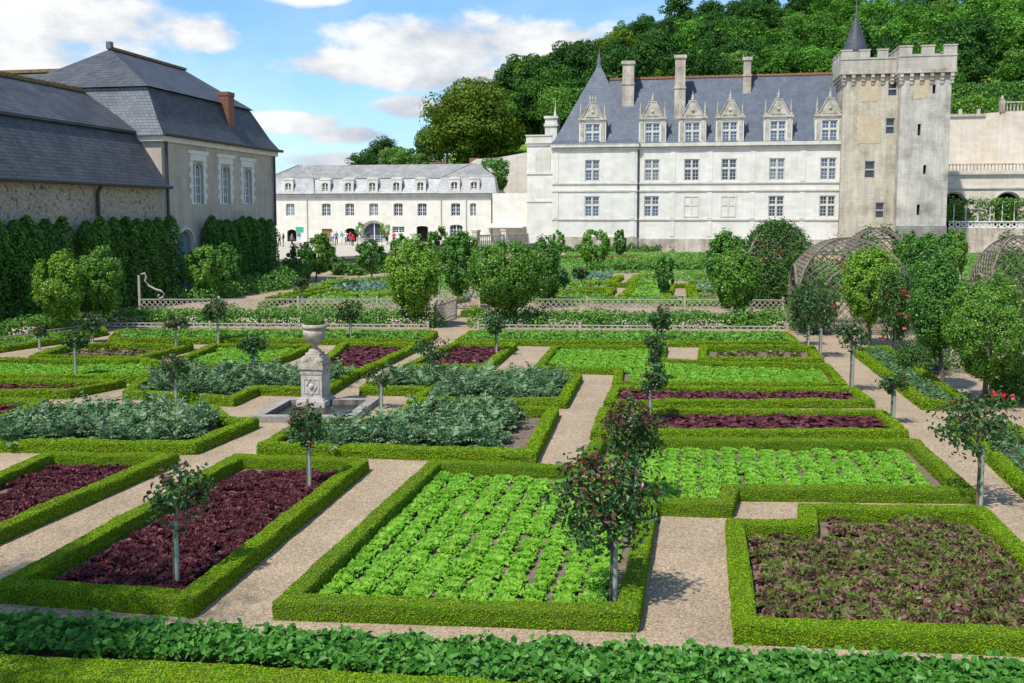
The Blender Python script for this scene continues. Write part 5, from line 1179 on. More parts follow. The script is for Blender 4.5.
def px_tree(label, base, box, leaf='tree_leaf', cat='tree', name='clipped_tree', n=5200, size=None, depth=1.0, r0=.07, sq=2.3, shell=.62, nclump=None, group=None, zbase=0.0, Y=None, stake=False):
    b = g(base[0], base[1], zbase) if Y is None else at_depth(base[0], base[1], Y); Y = b[1]; x0, x1, y0, y1 = box
    tl = at_depth(x0, y0, Y); br = at_depth(x1, y1, Y); c = (tl+br)/2; r = np.array([(br[0]-tl[0])/2, (br[0]-tl[0])/2*depth, (tl[2]-br[2])/2])
    root = thing(name, label, cat, b, 0, group); size = size or max(.06, Y*.0027)
    m = MB(); trunk_mesh(m, (0, 0, -.02), c-b+np.array([0, 0, r[2]*.2]), r0, r0*.55, 6, c-b, r); m.build('trunk', M['bark'], root)
    A = 12*r[0]*r[2]; n = int(min(n*5.5, 3.4*A/(size*size*.31))); m = MB()
    crown_mesh(m, c-b, r, n, size, nclump or max(60, min(260, int(n/70))), shell, sq, clump=.20, egg=.36); m.build('crown', M[leaf], root)
    if stake: m = MB(); m.tube([(.12, -.05, 0), (.12, -.05, 1.3)], .03, 6); m.build('stake', M['stake'], root)
    return root
def trees():
    T = px_tree
    T('rounded clipped tree just left of the central path opening', (413,327.5), (387,440,243,311), 'tree_leaf_yellow')
    T('broad rounded clipped tree just right of the central path opening', (512,326.5), (470,543,242,308), 'tree_leaf')
    T('tall narrow clipped tree behind the lattice opening of the path', (456,309), (442,474,236,292), 'tree_leaf_deep')
    T('clipped tree half hidden behind the broad tree by the path', (545,307), (528,560,240,302), 'tree_leaf_deep')
    T('bright yellow green clipped tree at left nearer the edge', (62,333.5), (37,83,257,322), 'tree_leaf_yellow')
    T('bright clipped tree at left with bare pale trunk, second from edge', (100,329), (76,121,253,316), 'tree_leaf')
    T('rounded tree with stem hidden by bushes before the wall hornbeams', (205,300), (184,222,247,292), 'tree_leaf')
    T('rounded tree touching its neighbour near the outbuilding corner', (226,296), (208,241,247,297), 'tree_leaf_deep')
    T('small clipped tree before the forecourt, left of a taller one', (298,283), (283,312,246,284), 'tree_leaf_deep')
    T('taller clipped tree before the forecourt', (316,281), (304,334,234,272), 'tree_leaf')
    T('small round tree right of the taller forecourt tree', (372,278), (356,385,242,270), 'tree_leaf_deep')
    T('low bushy tree beside the moat wall', (340,275), (326,350,256,276), 'tree_leaf_deep')
    T('dark clipped tree in front of the cream building', (442,266), (427,452,229,262), 'tree_leaf_deep')
    T('small dark shrub tree beside a red dressed person in the court', (400,262), (391,412,236,260), 'tree_leaf_deep')
    T('round topped tree behind the path opening near the balustrade', (467,268), (452,478,233,268), 'tree_leaf')
    T('squat round tree at the foot of the chateau pavilion', (595,270), (580,609,229,266), 'tree_leaf')
    T('slim small tree before the chateau pavilion', (619.5,257), (614,626,231,254), 'tree_leaf_deep')
    T('small round tree at the left corner of the chateau', (556,260), (550,564,233,255), 'tree_leaf')
    T('slim dark conical tree standing among the far lettuce beds', (664,298), (656,673,257,294), 'tree_leaf_deep')
    T('upright tree behind its twin left of the rose arbour', (722,303), (707,746,234,292), 'tree_leaf_deep')
    T('full clipped tree in front of the rose arbour at its left', (735,326), (714,757,250,309), 'tree_leaf')
    T('bright tall clipped tree against the domed lattice arbour', (869,346), (845,895,250,320), 'tree_leaf_yellow')
    T('clipped tree in the herb bed at right', (943,391), (912,960,257,354), 'tree_leaf_deep', sq=1.7)
    T('large leafy tree at the right edge standing by the gravel path', (983,406), (952,1024,282,376), 'tree_leaf', sq=2.6)
    T('dark leafy bush at the right edge below the large tree', (1012,402), (990,1040,358,400), 'tree_leaf_deep')
    T('tree below the keep turret', (908,300), (892,928,236,290), 'tree_leaf_deep')
    T('bushy tree below the pierced parapet near the turret', (934,296), (920,950,232,284), 'tree_leaf_deep')
    T('clipped tree below the left end of the pierced parapet', (957,285), (945,965,230,275), 'tree_leaf')
    T('drum shaped topiary before the footing wall at right', (990,250), (981,998,228,247), 'tree_leaf_deep', sq=4)
    T('small round green bush at the foot of the chateau beside the keep', (829,243), (819,840,227,240), 'tree_leaf', sq=3)
    T('second small bush at the foot of the keep', (846,245), (841,854,228,241), 'tree_leaf_deep')
    T('round bush standing on the terrace right of the cream building', (494,192), (479,509,158,192), 'tree_leaf_deep', Y=131, size=.3)
trees()
def shade_tree():
    p = np.array([-6.2, 10.3, 0]) + SUN_DIR*(6.2/SUN_DIR[2]); b = np.array([p[0], p[1], 0]); r = thing('garden_tree', 'tree beyond the left edge of the view whose shade darkens the bottom left corner', 'tree', b)
    m = MB(); crown_mesh(m, (0, 0, 6.2), (2.5, 2.3, 2.3), 7500, .17, 110, .35); m.build('crown', M['tree_leaf'], r); m = MB(); trunk_mesh(m, (0, 0, -.02), (0, 0, 6), .16, .08, 6, (0, 0, 6), (1.6, 1.6, 2)); m.build('trunk', M['bark'], r)
shade_tree()

# ---------------------------------------------------------------- hornbeam columns against the outbuilding wall
def wall_columns():
    us = [(x+random.uniform(-.1, .1), 'column') for x in np.arange(-40, -15.2, 1.02) if not (-23.9 < x < -22.9 or -18.3 < x < -17.6)] + [(-10.6+.98*i, 'block') for i in range(9)]
    protos = []
    for k in range(3):
        m = MB(); n = 2000; h = 4.5; w = .56
        z = h*rng.random(n)**.85; a = rng.uniform(0, 6.283, n); prof = w*np.where(z < h*.82, 1.0-.12*z/h, (1.0-.12*z/h)*np.sqrt(np.clip((h-z)/(h*.18), 0, 1)))*(1+.16*np.sin(a*3+z*2.4+k))*rng.uniform(.7, 1.08, n)
        P = np.stack([prof*np.cos(a), prof*np.sin(a), z+.05], 1); leaves(m, P, np.stack([np.cos(a), np.sin(a), np.full(n, .4)], 1), .17, .6, 0, .6)
        b = MB(); b.tube([(0, 0, 0), (0, 0, h*.9)], [.07, .02], 6); protos.append((m.mesh('crown', [M['wall_leaf']]), b.mesh('trunk', [M['bark']])))
    for i, (u, kind) in enumerate(us):
        p = OC + ED*u + ER*random.uniform(.65, .85); c, t = protos[i % 3]
        if kind == 'column': lab, grp = 'dark hornbeam column trained against the low outbuilding wall', 'hornbeam columns along the low outbuilding'
        else: lab, grp = 'dark hornbeam clipped into one block with its neighbours below the three windows', 'hornbeams below the three windows'
        r = thing('wall_hornbeam', lab, 'tree', (p[0], p[1], 0), random.uniform(0, 6.28), grp); link('crown', c, r); link('trunk', t, r); s = random.uniform(.95, 1.03) if kind == 'block' else random.uniform(.97, 1.05); w_ = random.uniform(.9, 1.12); r.scale = (w_, w_, s)
wall_columns()

# ---------------------------------------------------------------- standard roses on staked stems
def rose(label, base, crown, leaf_n=420, young=.25, blooms=0, name='standard_rose', mat='rose_leaf', pale=True, lean=0.0):
    b = g(*base, 0.0); Y = b[1]; x0, x1, y0, y1 = crown; tl = at_depth(x0, y0, Y); br = at_depth(x1, y1, Y); c = (tl+br)/2 - b; r = np.array([(br[0]-tl[0])/2, (br[0]-tl[0])/2*.9, (tl[2]-br[2])/2])
    root = thing(name, label, 'rose tree', b); m = MB(); rr = .028 if Y < 20 else .034
    m.tube([(0, 0, -.02), (.01, 0, c[2]*.5), (c[0]*.6, c[1]*.6, c[2]-r[2]*.55), (c[0], c[1], c[2])], [rr, rr*.9, rr*.8, rr*.4], 8)
    for i in range(7):
        a = i*.9; e = c + r*np.array([math.cos(a)*.75, math.sin(a)*.75, rng.uniform(-.1, .7)]); m.tube([c - [0, 0, r[2]*.6], (c-[0, 0, r[2]*.4]+e)/2+[0, 0, .03], e], [rr*.4, rr*.3, rr*.15], 5)
    m.build('trunk', M['bark'], root)
    m = MB(); m.tube([(.045, -.03, 0), (.045, -.03, c[2]-r[2]*.75)], [.03 if Y < 20 else .036]*2, 8); st = m.build('stake', M['stake'], root)
    m = MB(); zt = c[2]-r[2]*.95; m.tube([(.0, -.0, zt-.02), (.0, -.0, zt+.02)], .07, 8); m.build('tie', M['gutter'], st)
    size = max(.082, Y*.0037); n = int(leaf_n*2.6); m = MB(); crown_mesh(m, c, r, n, size, max(14, n//16), .35, 2.0, 0, .38, shape=6 if Y < 22 else 4)
    if young:
        k = int(n*young*.45); d = unit(rng.normal(size=(k, 3))*[1, 1, .8] + [-.25, 0, .95]); P = c + d*r*rng.uniform(.75, 1.12, (k, 1)); leaves(m, P, d, size*.9, .6, 1, .7, .16, 6 if Y < 22 else 4)
    m.build('crown', [M[mat], M['rose_young']], root)
    for i in range(blooms):
        d = unit(rng.normal(size=3) + [0, -.6, .5]); p = c + d*r*1.0; m = MB(); P = np.tile(p, (14, 1)) + rng.normal(0, .02, (14, 3)); leaves(m, P, unit(rng.normal(size=(14, 3))), .05 if Y < 20 else .065, .9, 0, .6); m.build('bloom', M['rose_dark'], root)
    return root
def roses():
    rose('tall bushy rose with red young leaves at the corner of the front lettuce bed', (611,608), (557,654,455,548), 520, .50, 0)
    rose('standard rose on a thick pale stem in the front red lettuce bed', (175,585), (149,209,462,528), 210, .16, 0)
    rose('thin standard rose with dark red blooms beside the cardoon bed', (308,490), (290,326,402,446), 170, .30, 3)
    rose('broad umbrella shaped rose on a thin stem by the right hand path', (977,508), (938,1016,396,452), 320, .20, 0)
    rose('bushy rose with red shoots right behind the tall front rose', (633,505), (601,660,402,460), 420, .55, 0)
    rose('small standard rose at the left end of the nearer red strip', (648,424), (638,667,364,393), 200, .12)
    rose('small standard rose between the far lettuce bed and the red strips', (654,383), (644,667,336,362), 200, .1)
    rose('small standard rose at the far edge of the near square', (661,345), (651,672,306,332), 200, .12)
    rose('small standard rose at the right end of the nearer red strip', (891,425), (881,906,374,393), 160, .05)
    rose('standard rose at the right end of the farther red strip', (850,393), (836,868,318,352), 240, .1)
    rose('standard rose in front of the domed arbour beside the brown bed', (819,358), (803,835,288,332), 260, .1)
    rose('rose bush at the corner of the near square under the arbour', (807,346), (790,818,292,330), 240, .1)
    rose('standard rose with a pale stake in the cardoons right of the central path', (430,385), (413,448,337,362), 170, .2)
    rose('thin sparse rose beside the stone basin', (380,409), (367,393,369,386), 110, .1)
    rose('small standard rose in the dark red bed right of the path', (495.5,356), (485,505,314,334), 150, .12)
    rose('standard rose in the cardoons left of the stone urn', (253,383), (239,266,335,358), 220, .05)
    rose('dark leaved rose between the two left cardoon beds', (175,405), (159,189,354,382), 220, .3)
    rose('dark round rose behind the left edge lettuce', (75,378), (64,88,330,350), 220, .05)
    rose('stub of a small rose on a pale stake at the far left', (39,350), (33,47,324,338), 120, .2)
    rose('reddish rose in front of the left border bed', (175.5,352), (165,188,317,330), 160, .4)
    rose('rose with pale stem at the far edge left of the urn', (217.5,345), (204,231,300,322), 220, .15)
    rose('rose behind the stone urn at the far edge', (350,343), (335,363,300,322), 240, .08)
    rose('rose beside the clipped trees at far left', (92,342), (80,103,312,334), 220, .05)
    rose('small staked rose in the far square near the red shoots', (581,287), (573,588,267,279), 130, .25)
    rose('small staked rose in the far square beside the white stake', (563.5,295), (555,570,270,286), 150, .1)
    rose('small staked rose behind the lattice fence at left', (302,303), (293,310,276,292), 130, .15)
    rose('round topped rose in the leek bed', (349,291), (340,358,280,291), 150, .05)
roses()

# ---------------------------------------------------------------- stone pedestal with urn, and the basin round it
def pedestal():
    c = g(316, 405); p = thing('pedestal_urn', 'carved stone pedestal carrying a planted stone urn in the middle of the near square', 'pedestal', c, RZ)
    D = c[1]; k = D/F
    zt = lambda y: CAMH - (y-214)*k*1.0
    zc, zs, zu0, zu1 = zt(370), zt(343), zt(341), zt(324.5); hw = .275
    m = MB(); m.box(-hw-.1, hw+.1, -hw-.1, hw+.1, 0, .16); m.box(-hw-.05, hw+.05, -hw-.05, hw+.05, .162, .22); m.build('plinth', M['pedestal'], p)
    m = MB(); m.box(-hw, hw, -hw, hw, .222, zc-.1); m.build('shaft', M['pedestal'], p)
    m = MB(); z0, z1 = .34, zc-.2
    for y, s in ((-hw-.012, 1),): 
        for a, b, q, r in ((-.21, .21, z0, z0+.03), (-.21, .21, z1-.03, z1), (-.21, -.18, z0+.03, z1-.03), (.18, .21, z0+.03, z1-.03)): m.box(a, b, y, y+.01, q, r)
        zm = (z0+z1)/2
        q4 = [(0, zm-.22), (.14, zm), (0, zm+.22), (-.14, zm)]
        for e in range(4): m.bar((q4[e][0], y+.002, q4[e][1]), (q4[(e+1) % 4][0], y+.002, q4[(e+1) % 4][1]), .02, .028)
        m.lathe([(.055, -.05), (.07, 0), (.055, .05), (.01, .06)], (0, y+.02, zm), 10)
    m.build('carved_panel', M['pedestal'], p)
    m = MB(); H = zs-zc
    for a, b, w in ((-.1, .03, .015), (.032, .12, .045), (.122, .2, .02), (.202, .34, -.03), (.342, .42, -.09)):
        m.box(-hw-w, hw+w, -hw-w, hw+w, zc+a, zc+b*1.0)
    for sx in (-1, 1):
        for sy in (-1, 1): m.lathe([(.10, 0), (.12, .06), (.05, .14)], (sx*.19, sy*.19, zc+.2), 8)
    m.build('cap', M['urn'], p)
    m = MB(); b0 = zc+.42
    pr = [(.20, 0), (.20, .05), (.10, .09), (.09, .13), (.16, .17), (.28, .24), (.345, .34), (.36, .43), (.345, .435), (.345, .475), (.375, .48), (.37, .56), (.32, .56), (.30, .50)]
    f = (zu1-b0)/.56; m.lathe([(r*.80, z*f) for r, z in pr], (0, 0, b0), 28); u = m.build('urn', M['urn'], p)
    m = MB(); n = 620; a = rng.uniform(0, 6.28, n); r = .26*rng.random(n)**.5; P = np.stack([r*np.cos(a), r*np.sin(a), zu1+rng.uniform(-.05, .24, n)*(1-r*1.4)], 1); leaves(m, P, np.tile([0, 0, 1.], (n, 1)), .07, .5, 0, .8); m.build('urn_plants', M['shrub_leaf'], u)
    # sunken basin with a broad pale kerb
    A, B, C_ = g(250, 416.5, .15), g(284, 398, .15), g(379, 398, .15)
    a = (A-B)[:2]; b = (C_-B)[:2]; r = thing('stone_basin', 'square stone basin with broad pale kerb and dark water round the pedestal', 'basin', (B[0], B[1], 0))
    q = [np.zeros(2), b, b+a, a]; inn = [q[0]+.10*b/1+.10*a, b-.10*b+.10*a, b+a-.10*b-.10*a, a+.10*b-.10*a]
    o = np.array(q); i_ = np.array(inn)
    m = MB(); V = [(*p_, z) for p_, z in [(x, 0) for x in o] + [(x, .15) for x in o] + [(x, .15) for x in i_] + [(x, .012) for x in i_]]
    m.add(V, [(0, 1, 5, 4)[::-1], (1, 2, 6, 5)[::-1], (2, 3, 7, 6)[::-1], (3, 0, 4, 7)[::-1], (4, 5, 9, 8)[::-1], (5, 6, 10, 9)[::-1], (6, 7, 11, 10)[::-1], (7, 4, 8, 11)[::-1]], 0)
    m.add(V, [(8, 9, 13, 12)[::-1], (9, 10, 14, 13)[::-1], (10, 11, 15, 14)[::-1], (11, 8, 12, 15)[::-1]], 1); m.build('kerb', [M['kerb'], M['basin_in']], r)
    m = MB(); m.add([(*x, .02) for x in i_], [(0, 1, 2, 3)[::-1]]); m.build('water', M['water'], r)
pedestal()

# ---------------------------------------------------------------- domed lattice arbours
def arbour(label, c, half, H, rz, nl=40, strip=.035, leaf=0, bloom=0, opens=True, name='lattice_arbour'):
    root = thing(name, label, 'arbour', c, rz); zs = H*.45
    def S(a, t):   # a: plan angle, t: 0 foot .. 1 crown
        if t < .5: z = zs*t*2; k = 1.0
        else: ph = (t-.5)*math.pi; z = zs + (H-zs)*math.sin(ph); k = math.cos(ph)**.92
        ca, sa = math.cos(a), math.sin(a); p = 4.5*(k) + 2.0*(1-k); r = half/(abs(ca)**p + abs(sa)**p)**(1/p)
        return np.array([r*k*ca, r*k*sa, z])
    def opening(P):
        if not opens: return False
        x, y, z = P; d, e = (abs(y), abs(x)) if abs(x) > abs(y) else (abs(x), abs(y))
        ho = half*.56; zo = H*.40
        return d < ho and z < zo + math.sqrt(max(0, ho*ho-d*d))*.95
    m = MB(); zq = H*.42; LQ = math.pi/2*math.sqrt((half**2+(H-zq)**2)/2)
    def prof(q):
        if q < zq: return half, q
        ph = min(math.pi/2, (q-zq)/LQ*math.pi/2); return half*math.cos(ph), zq+(H-zq)*math.sin(ph)
    tot = zq+LQ
    for face in range(4):
        a = face*math.pi/2; RM = np.array([[math.cos(a), -math.sin(a), 0], [math.sin(a), math.cos(a), 0], [0, 0, 1]])
        for sg in (1, -1):
            for c0 in np.arange(-half-tot, half+tot, nl):
                prev = None
                for q in np.arange(0, tot+.01, .14):
                    x = c0 + sg*q; r, z = prof(q)
                    if abs(x) > r: prev = None; continue
                    ho = half*.5
                    if opens and face % 2 == 0 and abs(x) < ho and z < H*.36 + math.sqrt(max(0, ho*ho-x*x))*.8: prev = None; continue
                    P = RM @ np.array([r, x, z])
                    if prev is not None: m.bar(prev, P, strip, strip*.6)
                    prev = P
        prev = None
        for q in np.linspace(0, tot, 16):   # rib on the corner of the vault
            r, z = prof(q); P = RM @ np.array([r, r, z])
            if prev is not None: m.bar(prev, P, strip*1.8)
            prev = P
        for q in (.04, zq, zq+LQ*.5):
            r, z = prof(q); m.bar(RM @ np.array([r, -r, z]), RM @ np.array([r, r, z]), strip*1.5)
    m.build('lattice_shell', M['lattice_old'], root)
    for q in range(4 if opens else 0):
        m = MB(); a = q*math.pi/2; ho = half*.56; zo = H*.40; pts = [(half*1.0, -ho, 0), (half, -ho, zo)] + [(half*(1-.0*math.sin(b)), -ho*math.cos(b), zo+ho*.95*math.sin(b)) for b in np.linspace(.2, math.pi-.2, 11)] + [(half, ho, zo), (half, ho, 0)]
        R_ = np.array([[math.cos(a), -math.sin(a), 0], [math.sin(a), math.cos(a), 0], [0, 0, 1]])
        m.tube([R_ @ np.array(p) for p in pts], .07, 6); m.build('arch_hoop', M['lattice_old'], root)
    if leaf:
        m = MB(); P = []
        while len(P) < leaf:
            a = rng.uniform(0, 6.28); t = rng.uniform(0, .95); p = S(a, t)
            if opening(p) and random.random() < .9: continue
            f = math.sin(a*3+1)+math.sin(t*9+a*2)
            if leaf < 5000 and (f < .25 + t): continue
            P.append(p + rng.normal(0, .16, 3))
        P = np.array(P); N = unit(P - [0, 0, H*.4]); leaves(m, P, N + [0, 0, .2], max(.11, c[1]*.0028), .65, 0, .7); m.build('climbing_rose', M['rose_climb'], root)
    if bloom:
        for i in range(bloom):
            p = S(rng.uniform(2.6, 6.8), rng.uniform(.05, .8)); Q = np.tile(p*[1.04, 1.04, 1], (9, 1)) + rng.normal(0, .035, (9, 3)); m = MB(); leaves(m, Q, unit(rng.normal(size=(9, 3))), .11, .9, 0, .6)
            m.build('rose_bloom', M['rose_red' if i % 3 else 'rose_pink'], root)
    return root
M['lattice_old'] = mottled('old grey lattice', [(.12,.10,.075), (.265,.23,.18)], 4)
M['rose_climb'] = leafmat('climbing rose leaf', [(.025,.085,.012), (.06,.16,.025), (.13,.24,.05)], .3, .45, .05)
def arbours():
    c = g(845, 328); w = (908-790)/2*c[1]/F; top = CAMH - (238-214)*c[1]/F
    arbour('large domed arbour of bare grey lattice with arched openings at right', c, w*.86, top, RZ, .34, .038, 1300, 10)
    c2 = g(775, 306); arbour('domed arbour wholly covered by a climbing rose with red flowers', c2, 31*c2[1]/F, CAMH - (226-214)*c2[1]/F, RZ, .6, .05, 26000, 34, False)
    c3 = g(1014, 330); arbour('arched lattice arbour overgrown inside at the right edge', c3, 34*c3[1]/F, CAMH-(236-214)*c3[1]/F, RZ, .34, .04, 3500, 0)
    c4 = g(874, 292); arbour('smaller flat topped lattice arbour behind the large domed one', c4, 28*c4[1]/F, CAMH-(228-214)*c4[1]/F, RZ, .42, .05, 1600, 0)
    shrub_row([(800,300), (892,297)], 'bushes added behind the large domed arbour to darken its gaps', 1.9, 150, M['wall_leaf'], .17, .9, 1.0)  # foliage added behind the lattice so the gaps read as shaded
    shrub_row([(985,318), (1060,318)], 'bushes added behind the arbour at the right edge to darken its gaps', 1.9, 150, M['wall_leaf'], .17, .9, 1.0)  # same added dark backing for the right edge arbour
    # rose bushes with red and pink flowers round the arbours
    def bush(label, base, box, n, nb, mat='rose_climb'):
        b = g(*base); Y = b[1]; tl = at_depth(box[0], box[2], Y); br = at_depth(box[1], box[3], Y); cc = (tl+br)/2-b; r = np.array([(br[0]-tl[0])/2, (br[0]-tl[0])/2, (tl[2]-br[2])/2]); root = thing('rose_bush', label, 'rose bush', b)
        m = MB(); crown_mesh(m, cc, r, n, Y*.003, n//40, .4, 2, 0, .3); m.build('foliage', M[mat], root)
        m = MB(); m.tube([(0, 0, 0), cc*[.5, .5, 1]], [.04, .02], 5); m.build('stem', M['bark'], root)
        for i in range(nb):
            d = unit(rng.normal(size=3)+[0, -1.2, .2]); p = cc+d*r; m = MB(); leaves(m, np.tile(p, (12, 1))+rng.normal(0, .028, (12, 3)), unit(rng.normal(size=(12, 3))), .09, .9, 0, .6); m.build('bloom', M['rose_red' if i % 4 else 'rose_pink'], root)
    bush('rose bush with red flowers right of the bright tall tree', (893,352), (878,912,268,345), 4200, 11)
    bush('rose bush at the left foot of the domed arbour', (806,334), (788,836,282,332), 3600, 5)
    bush('climbing rose on the left shoulder of the domed arbour', (797,312), (786,812,242,306), 2000, 4)
    bush('dark rose bush behind the right hand herb bed', (925,372), (896,962,335,372), 3600, 2)
    bush('pinkish rose bush at the right edge of the path', (1004,408), (985,1022,388,408), 1500, 3)
arbours()

# ---------------------------------------------------------------- wood on the hill
def wood():
    protos = {}
    def proto(key, mat, rw, rh, nl, n, size, seed, trunk=4.0):
        c = np.array([0, 0, trunk+rh]); m = MB()
        for i in range(nl):
            d = unit(rng.normal(size=3)*[1, 1, .9] + [0, 0, .25]); lc = c + d*np.array([rw, rw, rh])*rng.uniform(.40, .90); lr = rng.uniform(.16, .36)*min(rw, rh)
            k = n//nl; u = unit(rng.normal(size=(k, 3)) + [0, 0, .15]); q = lc + u*lr*np.array([1.1, 1.1, .8])*rng.uniform(.72, 1.06, (k, 1)); leaves(m, q, u*.9 + [0, 0, .35], size, .75, 0, .36, .12)
        b = MB(); b.tube([(0, 0, -1.5), (.1, 0, trunk*.6), (0, .1, trunk+rh)], [.4, .32, .12], 7)
        for i in range(5): a = i*1.3; b.tube([(0, 0, trunk+.2*rh), (rw*.3*math.cos(a), rw*.3*math.sin(a), trunk+.6*rh), (rw*.6*math.cos(a), rw*.6*math.sin(a), trunk+rh)], [.2, .14, .05], 5)
        protos[key] = (m.mesh('crown', [M[mat]]), b.mesh('trunk', [M['bark']]))
    for i in range(3): proto('a%d' % i, 'wood_leaf', 5.2, 5.0, 46, 7000, .42, i)
    for i in range(2): proto('d%d' % i, 'wood_dark', 4.8, 5.6, 44, 6600, .42, i)
    for i in range(2): proto('o%d' % i, 'wood_olive', 4.8, 4.6, 42, 6400, .42, i)
    for i in range(2): proto('l%d' % i, 'wood_light', 4.6, 4.6, 42, 6400, .42, i)
    proto('big', 'wood_olive', 8.0, 6.4, 130, 34000, .38, 9, 3.0)
    def tree(key, x, y, s, label, group=None, z=None, name='broadleaf_tree', sz=1.0):
        z = hill_h(np.array(x), np.array(y)) if z is None else z
        r = thing(name, label, 'tree', (x, y, float(z)-.2), random.uniform(0, 6.28), group); c, t = protos[key]; link('crown', c, r); link('trunk', t, r); r.scale = (s, s, s*sz)
    def at(px, y): return (px-512)/F*y, y
    G = 'trees of the dense wood on the hill'
    rows = [(150, 0), (156, 3), (163, 0), (171, 4), (180, 0), (190, 3), (201, 0), (213, 4), (226, 0), (240, 3)]
    for y, off in rows:
        x = -.16*y + off
        while x < .66*y:
            t = x/y; xx = x + random.uniform(-2, 2); yy = y + random.uniform(-2.5, 2.5)
            skip = (t < .02 and y < 172) or t < -.035 or (t < .02 and y > 200) or (t < .10 and y > 230)
            if y == 150 and t < .07: skip = True
            if not skip:
                fr = random.random()
                key = ('o%d' % random.randint(0, 1)) if (-.0 < t < .12 and fr < .6 and y > 165) else ('d%d' % random.randint(0, 1) if fr < (.72 if t < .27 else .36) else ('l%d' % random.randint(0, 1) if fr > .93 else 'a%d' % random.randint(0, 2)))
                kind = {'o': 'olive green broadleaf tree in the dense wood on the hill', 'd': 'dark green broadleaf tree in the dense wood on the hill', 'l': 'pale green broadleaf tree in the dense wood on the hill', 'a': 'mid green broadleaf tree in the dense wood on the hill'}[key[0]]
                tree(key, xx, yy, random.uniform(.8, 1.12)*(.92 if y > 205 else 1), kind, kind.split(' broad')[0] + ' ' + G)
            x += random.uniform(6.2, 8.2)
    x, y = at(469, 156); tree('big', x, y, 1.14, 'huge dome shaped olive green tree on the slope behind the cream building', z=8.4)
    x, y = at(398, 152); tree('l0', x, y, .78, 'pale green tree left of the huge dome shaped tree', z=5.5)
    x, y = at(413, 156); tree('l1', x, y, .74, 'second pale tree tucked under the huge dome shaped tree', z=6.0)
    x, y = at(366, 150); tree('d1', x, y, .62, 'small dark tree at the left end of the hill above the cream roof', z=6.2, sz=.9)
    x, y = at(382, 160); tree('d0', x, y, .7, 'dark tree behind the pale tree at the left end of the hill', z=7.5)
    x, y = at(500, 178); tree('d0', x, y, 1.0, 'tall dark tree standing up on the skyline right of the huge dome shaped tree', z=15.5)
    x, y = at(540, 178); tree('o1', x, y, 1.15, 'olive tree on the skyline left of the pavilion roof', z=16)
    for px, yy, z, sc_, key in ((455, 144.5, 4.2, .55, 'a2'), (438, 146, 3.0, .55, 'l1'), (424, 147, 3.0, .5, 'a0'), (470, 146, 6.5, .4, 'd0'), (432, 166, 8, .8, 'd0'), (402, 166, 6.5, .72, 'a1'), (486, 168, 10.5, .9, 'd1'), (512, 172, 13, 1.0, 'a0'), (535, 168, 13, .95, 'd0'), (556, 166, 14, .9, 'd1'), (575, 170, 16, 1.0, 'a2'), (520, 184, 19, 1.05, 'd1'), (556, 186, 21, 1.05, 'o0'), (578, 186, 22, 1.1, 'd0'), (448, 176, 12, .85, 'd1'), (604, 172, 18, 1.0, 'd1'), (626, 166, 16, .9, 'a1')):
        x, y = at(px, yy); tree(key, x, y, sc_, 'broadleaf tree filling the slope between the huge dome shaped tree and the pavilion roof', 'trees left of the pavilion roof', z=z)
    # clipped walls of limes on the upper terraces
    def clipped(label, x0, x1, y0, y1, Y, mat, depth=3.0):
        a = at_depth(x0, y0, Y); b = at_depth(x1, y1, Y); w = b[0]-a[0]; h = a[2]-b[2]; gz = float(hill_h(np.array((a[0]+b[0])/2), np.array(Y))); r = thing('clipped_lime_row', label, 'hedge', ((a[0]+b[0])/2, Y, gz))
        m = MB(); n = int((w*h+w*depth+h*depth)*2*22); P = rng.uniform(-1, 1, (n, 3)); ax = rng.choice(3, n, p=np.array([h*depth, w*h, w*depth])/(h*depth+w*h+w*depth)); P[np.arange(n), ax] = np.sign(P[np.arange(n), ax]); N = np.zeros((n, 3)); N[np.arange(n), ax] = P[np.arange(n), ax]
        Q = P*np.array([w/2, depth/2, h/2]) + rng.normal(0, .14, (n, 3)) + [0, 0, (a[2]+b[2])/2-gz]; leaves(m, Q, N + [0, 0, .25], .34, .7, 0, .55); m.build('foliage', M[mat], r)
        for i in range(max(2, int(w/4))): m = MB(); xx = -w/2+w*(i+.5)/max(2, int(w/4)); m.tube([(xx, 0, -.5), (xx, 0, b[2]-gz+h*.4)], [.2, .14], 6); m.build('trunk', M['bark'], r)
    clipped('bright clipped row of limes between the pavilion roof and the dark wood', 546, 600, 90, 117, 150, 'tree_leaf')
    clipped('long clipped hedge above the terrace wall right of the keep', 940, 984, 86, 113, 139, 'tree_leaf_deep')
    clipped('clipped hedge with rounded top at the right edge above the balustrade', 990, 1060, 84, 110, 141, 'tree_leaf_deep')
    clipped('low bush row on the terrace wall just right of the keep', 952, 996, 100, 115, 136, 'tree_leaf', 2)
    x, y = at(553, 146); r = thing('shrub', 'bright small tree beside the carved stone stack', 'shrub', (x, y, float(hill_h(np.array(x), np.array(y)))))
    z0 = CAMH + (214-118)*146/F - r.location.z; m = MB(); crown_mesh(m, (0, 0, z0+1.6), (2.4, 2.0, 3.2), 1400, .34, 30, .5); m.build('crown', M['tree_leaf'], r); m = MB(); m.tube([(0, 0, 0), (0, 0, z0+1)], [.2, .1], 6); m.build('trunk', M['bark'], r)
wood()

